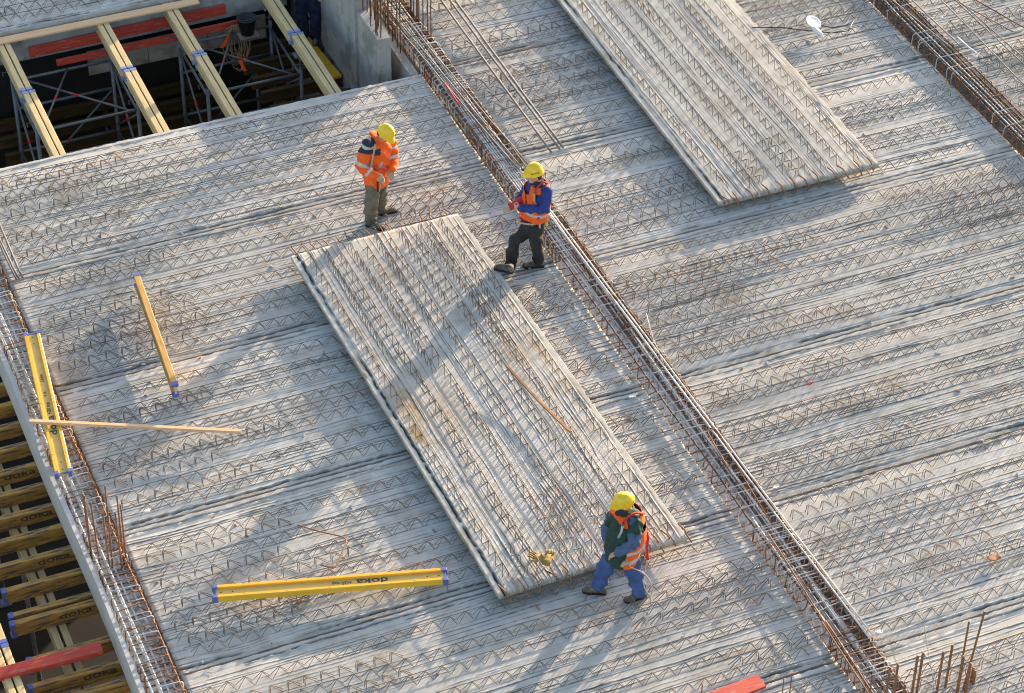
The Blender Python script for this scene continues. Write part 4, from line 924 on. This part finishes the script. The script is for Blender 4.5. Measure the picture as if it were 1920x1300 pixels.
mb=MB(); torso(mb,j,.028,widths=[(.175,.145),(.178,.155),(.18,.15),(.175,.12),(.085,.085)])
for s in'LR': limb(mb,[j['sh'+s],j['sh'+s]*.72+j['el'+s]*.28],[.09,.087]); limb(mb,[j['neck']-ZU*.06,j['sh'+s]],[.08,.088])
up=nz(j['neck']-j['che']); mb.loft([(j['neck']-up*.05,RV*.105,DV*.105),(j['neck']+up*.03,RV*.09,DV*.09)],12)
garment('quilted_jacket',mb,[M['green']],p3,.011,2,.01,None,8,28)
def vest3():
    mb=MB(); torso(mb,j,.052,widths=[(.175,.16),(.178,.165),(.18,.165),(.17,.135),(.095,.095)])
    v=garment('safety_vest',mb,[M['orange'],M['refl']],p3,.012,3,.004,None,9,18); me=v.data; lat=nz(j['shL']-j['shR'])
    bm=bmesh.new(); bm.from_mesh(me); dele=[]
    for f in bm.faces:
        c=np.array(f.calc_center_median()); ax=j['neck']-j['pel']; t=((c-j['pel'])@ax)/(ax@ax); q=(c-j['che'])@lat; fr=(c-j['che'])@F3
        fc=(c-(j['pel']+ax*t))@F3
        kill=t>1.0 or t<-.05 or (fc>.085+.3*max(0,t-.7)) or (t>.7 and t<.86 and abs(q)>.175)
        if kill: dele.append(f); continue
        if abs(t-.10)<.04 or abs(t-.32)<.04: f.material_index=1
    bmesh.ops.delete(bm,geom=dele,context='FACES'); bm.to_mesh(me); bm.free(); md=v.modifiers.new('thickness','SOLIDIFY'); md.thickness=.006; md.offset=1
vest3()
mb=MB(); limb(mb,[JJ(440,300,-.06),JJ(430,330,-.1),JJ(390,360,-.06)],[.05,.055,.035]); garment('scarf',mb,[M['navy'],M['jean']],p3,.01,2,.004)
helmet(j['head']+nz(j['hup'])*.05,j['hup'],j['hfr'],p3)
strap('harness_strap',[JJ(430,500,-.2),JJ(450,440,-.2),JJ(490,395,-.2),JJ(560,360,-.15),JJ(640,365,-.02)],p3,'redcl',.034)
strap('chest_strap',[JJ(440,470,-.22),JJ(425,540,-.22),JJ(398,590,-.21)],p3,'refl',.035); strap('harness_buckle',[JJ(430,455,-.225),JJ(440,480,-.225)],p3,'tube',.03)
strap('shock_absorber',[JJ(665,535,.02),JJ(675,600,.0),JJ(662,680,0),JJ(668,740,0),JJ(672,795,0)],p3,'redcl',.042)
strap('lanyard',[JJ(475,790,-.24),JJ(480,830,-.24),JJ(510,870,-.24),JJ(560,890,-.22),JJ(610,910,-.2),JJ(660,950,-.18),JJ(700,1010,-.18),JJ(718,1080,-.18),JJ(705,1130,-.18),JJ(675,1120,-.18),JJ(640,1060,-.18),JJ(628,1000,-.18),JJ(640,930,-.1),JJ(655,850,-.03),JJ(672,800,0)],p3,'strap',.016)
strap('belt_pouch',[JJ(465,810,-.23),JJ(430,860,-.23)],p3,'strap',.05)
# ---- worker down in the pit (seen from the waist down)
P0=U(582,74,-.98); p4=person('worker in dark blue overalls standing on the yellow plank down in the pit',P0)
def at_(r,d,u): return P0+RV*r+DV*d+ZU*u
j=dict(anR=at_(-.10,.02,.09),knR=at_(-.11,-.03,.48),hipR=at_(-.1,0,.9),anL=at_(.09,0,.09),knL=at_(.1,-.05,.48),hipL=at_(.1,0,.9),pel=at_(0,0,.97),wai=at_(0,0,1.08),che=at_(0,0,1.3),neck=at_(0,0,1.5),
 shR=at_(-.19,0,1.44),elR=at_(-.26,.0,1.14),wrR=at_(-.2,-.15,.95),shL=at_(.19,0,1.44),elL=at_(.26,0,1.14),wrL=at_(.2,-.15,.95),head=at_(0,-.03,1.62),hup=ZU-DV*.3,hfr=-DV)
body_mesh(j,p4,[(j['wrR'],nz(-DV-ZU),RV,.6),(j['wrL'],nz(-DV-ZU),-RV,.6)]); trousers(j,p4,'navyd',.085,.095,11)
for s in'LR': boot(fz(j['an'+s]+DV*.08,P0[2]),fz(j['an'+s]-DV*.2,P0[2]),j['an'+s],p4,M['bootb'])
mb=MB(); torso(mb,j,.015); sleeves(mb,j,(.078,.068,.05),.95); garment('overall_top',mb,[M['navyd']],p4,.013,3,.006,None,12,20)
strap('lanyard',[at_(.02,-.14,1.0),at_(.06,-.16,.93),at_(.12,-.15,.95)],p4,'strap',.016)
helmet(j['head']+ZU*.05,j['hup'],j['hfr'],p4)
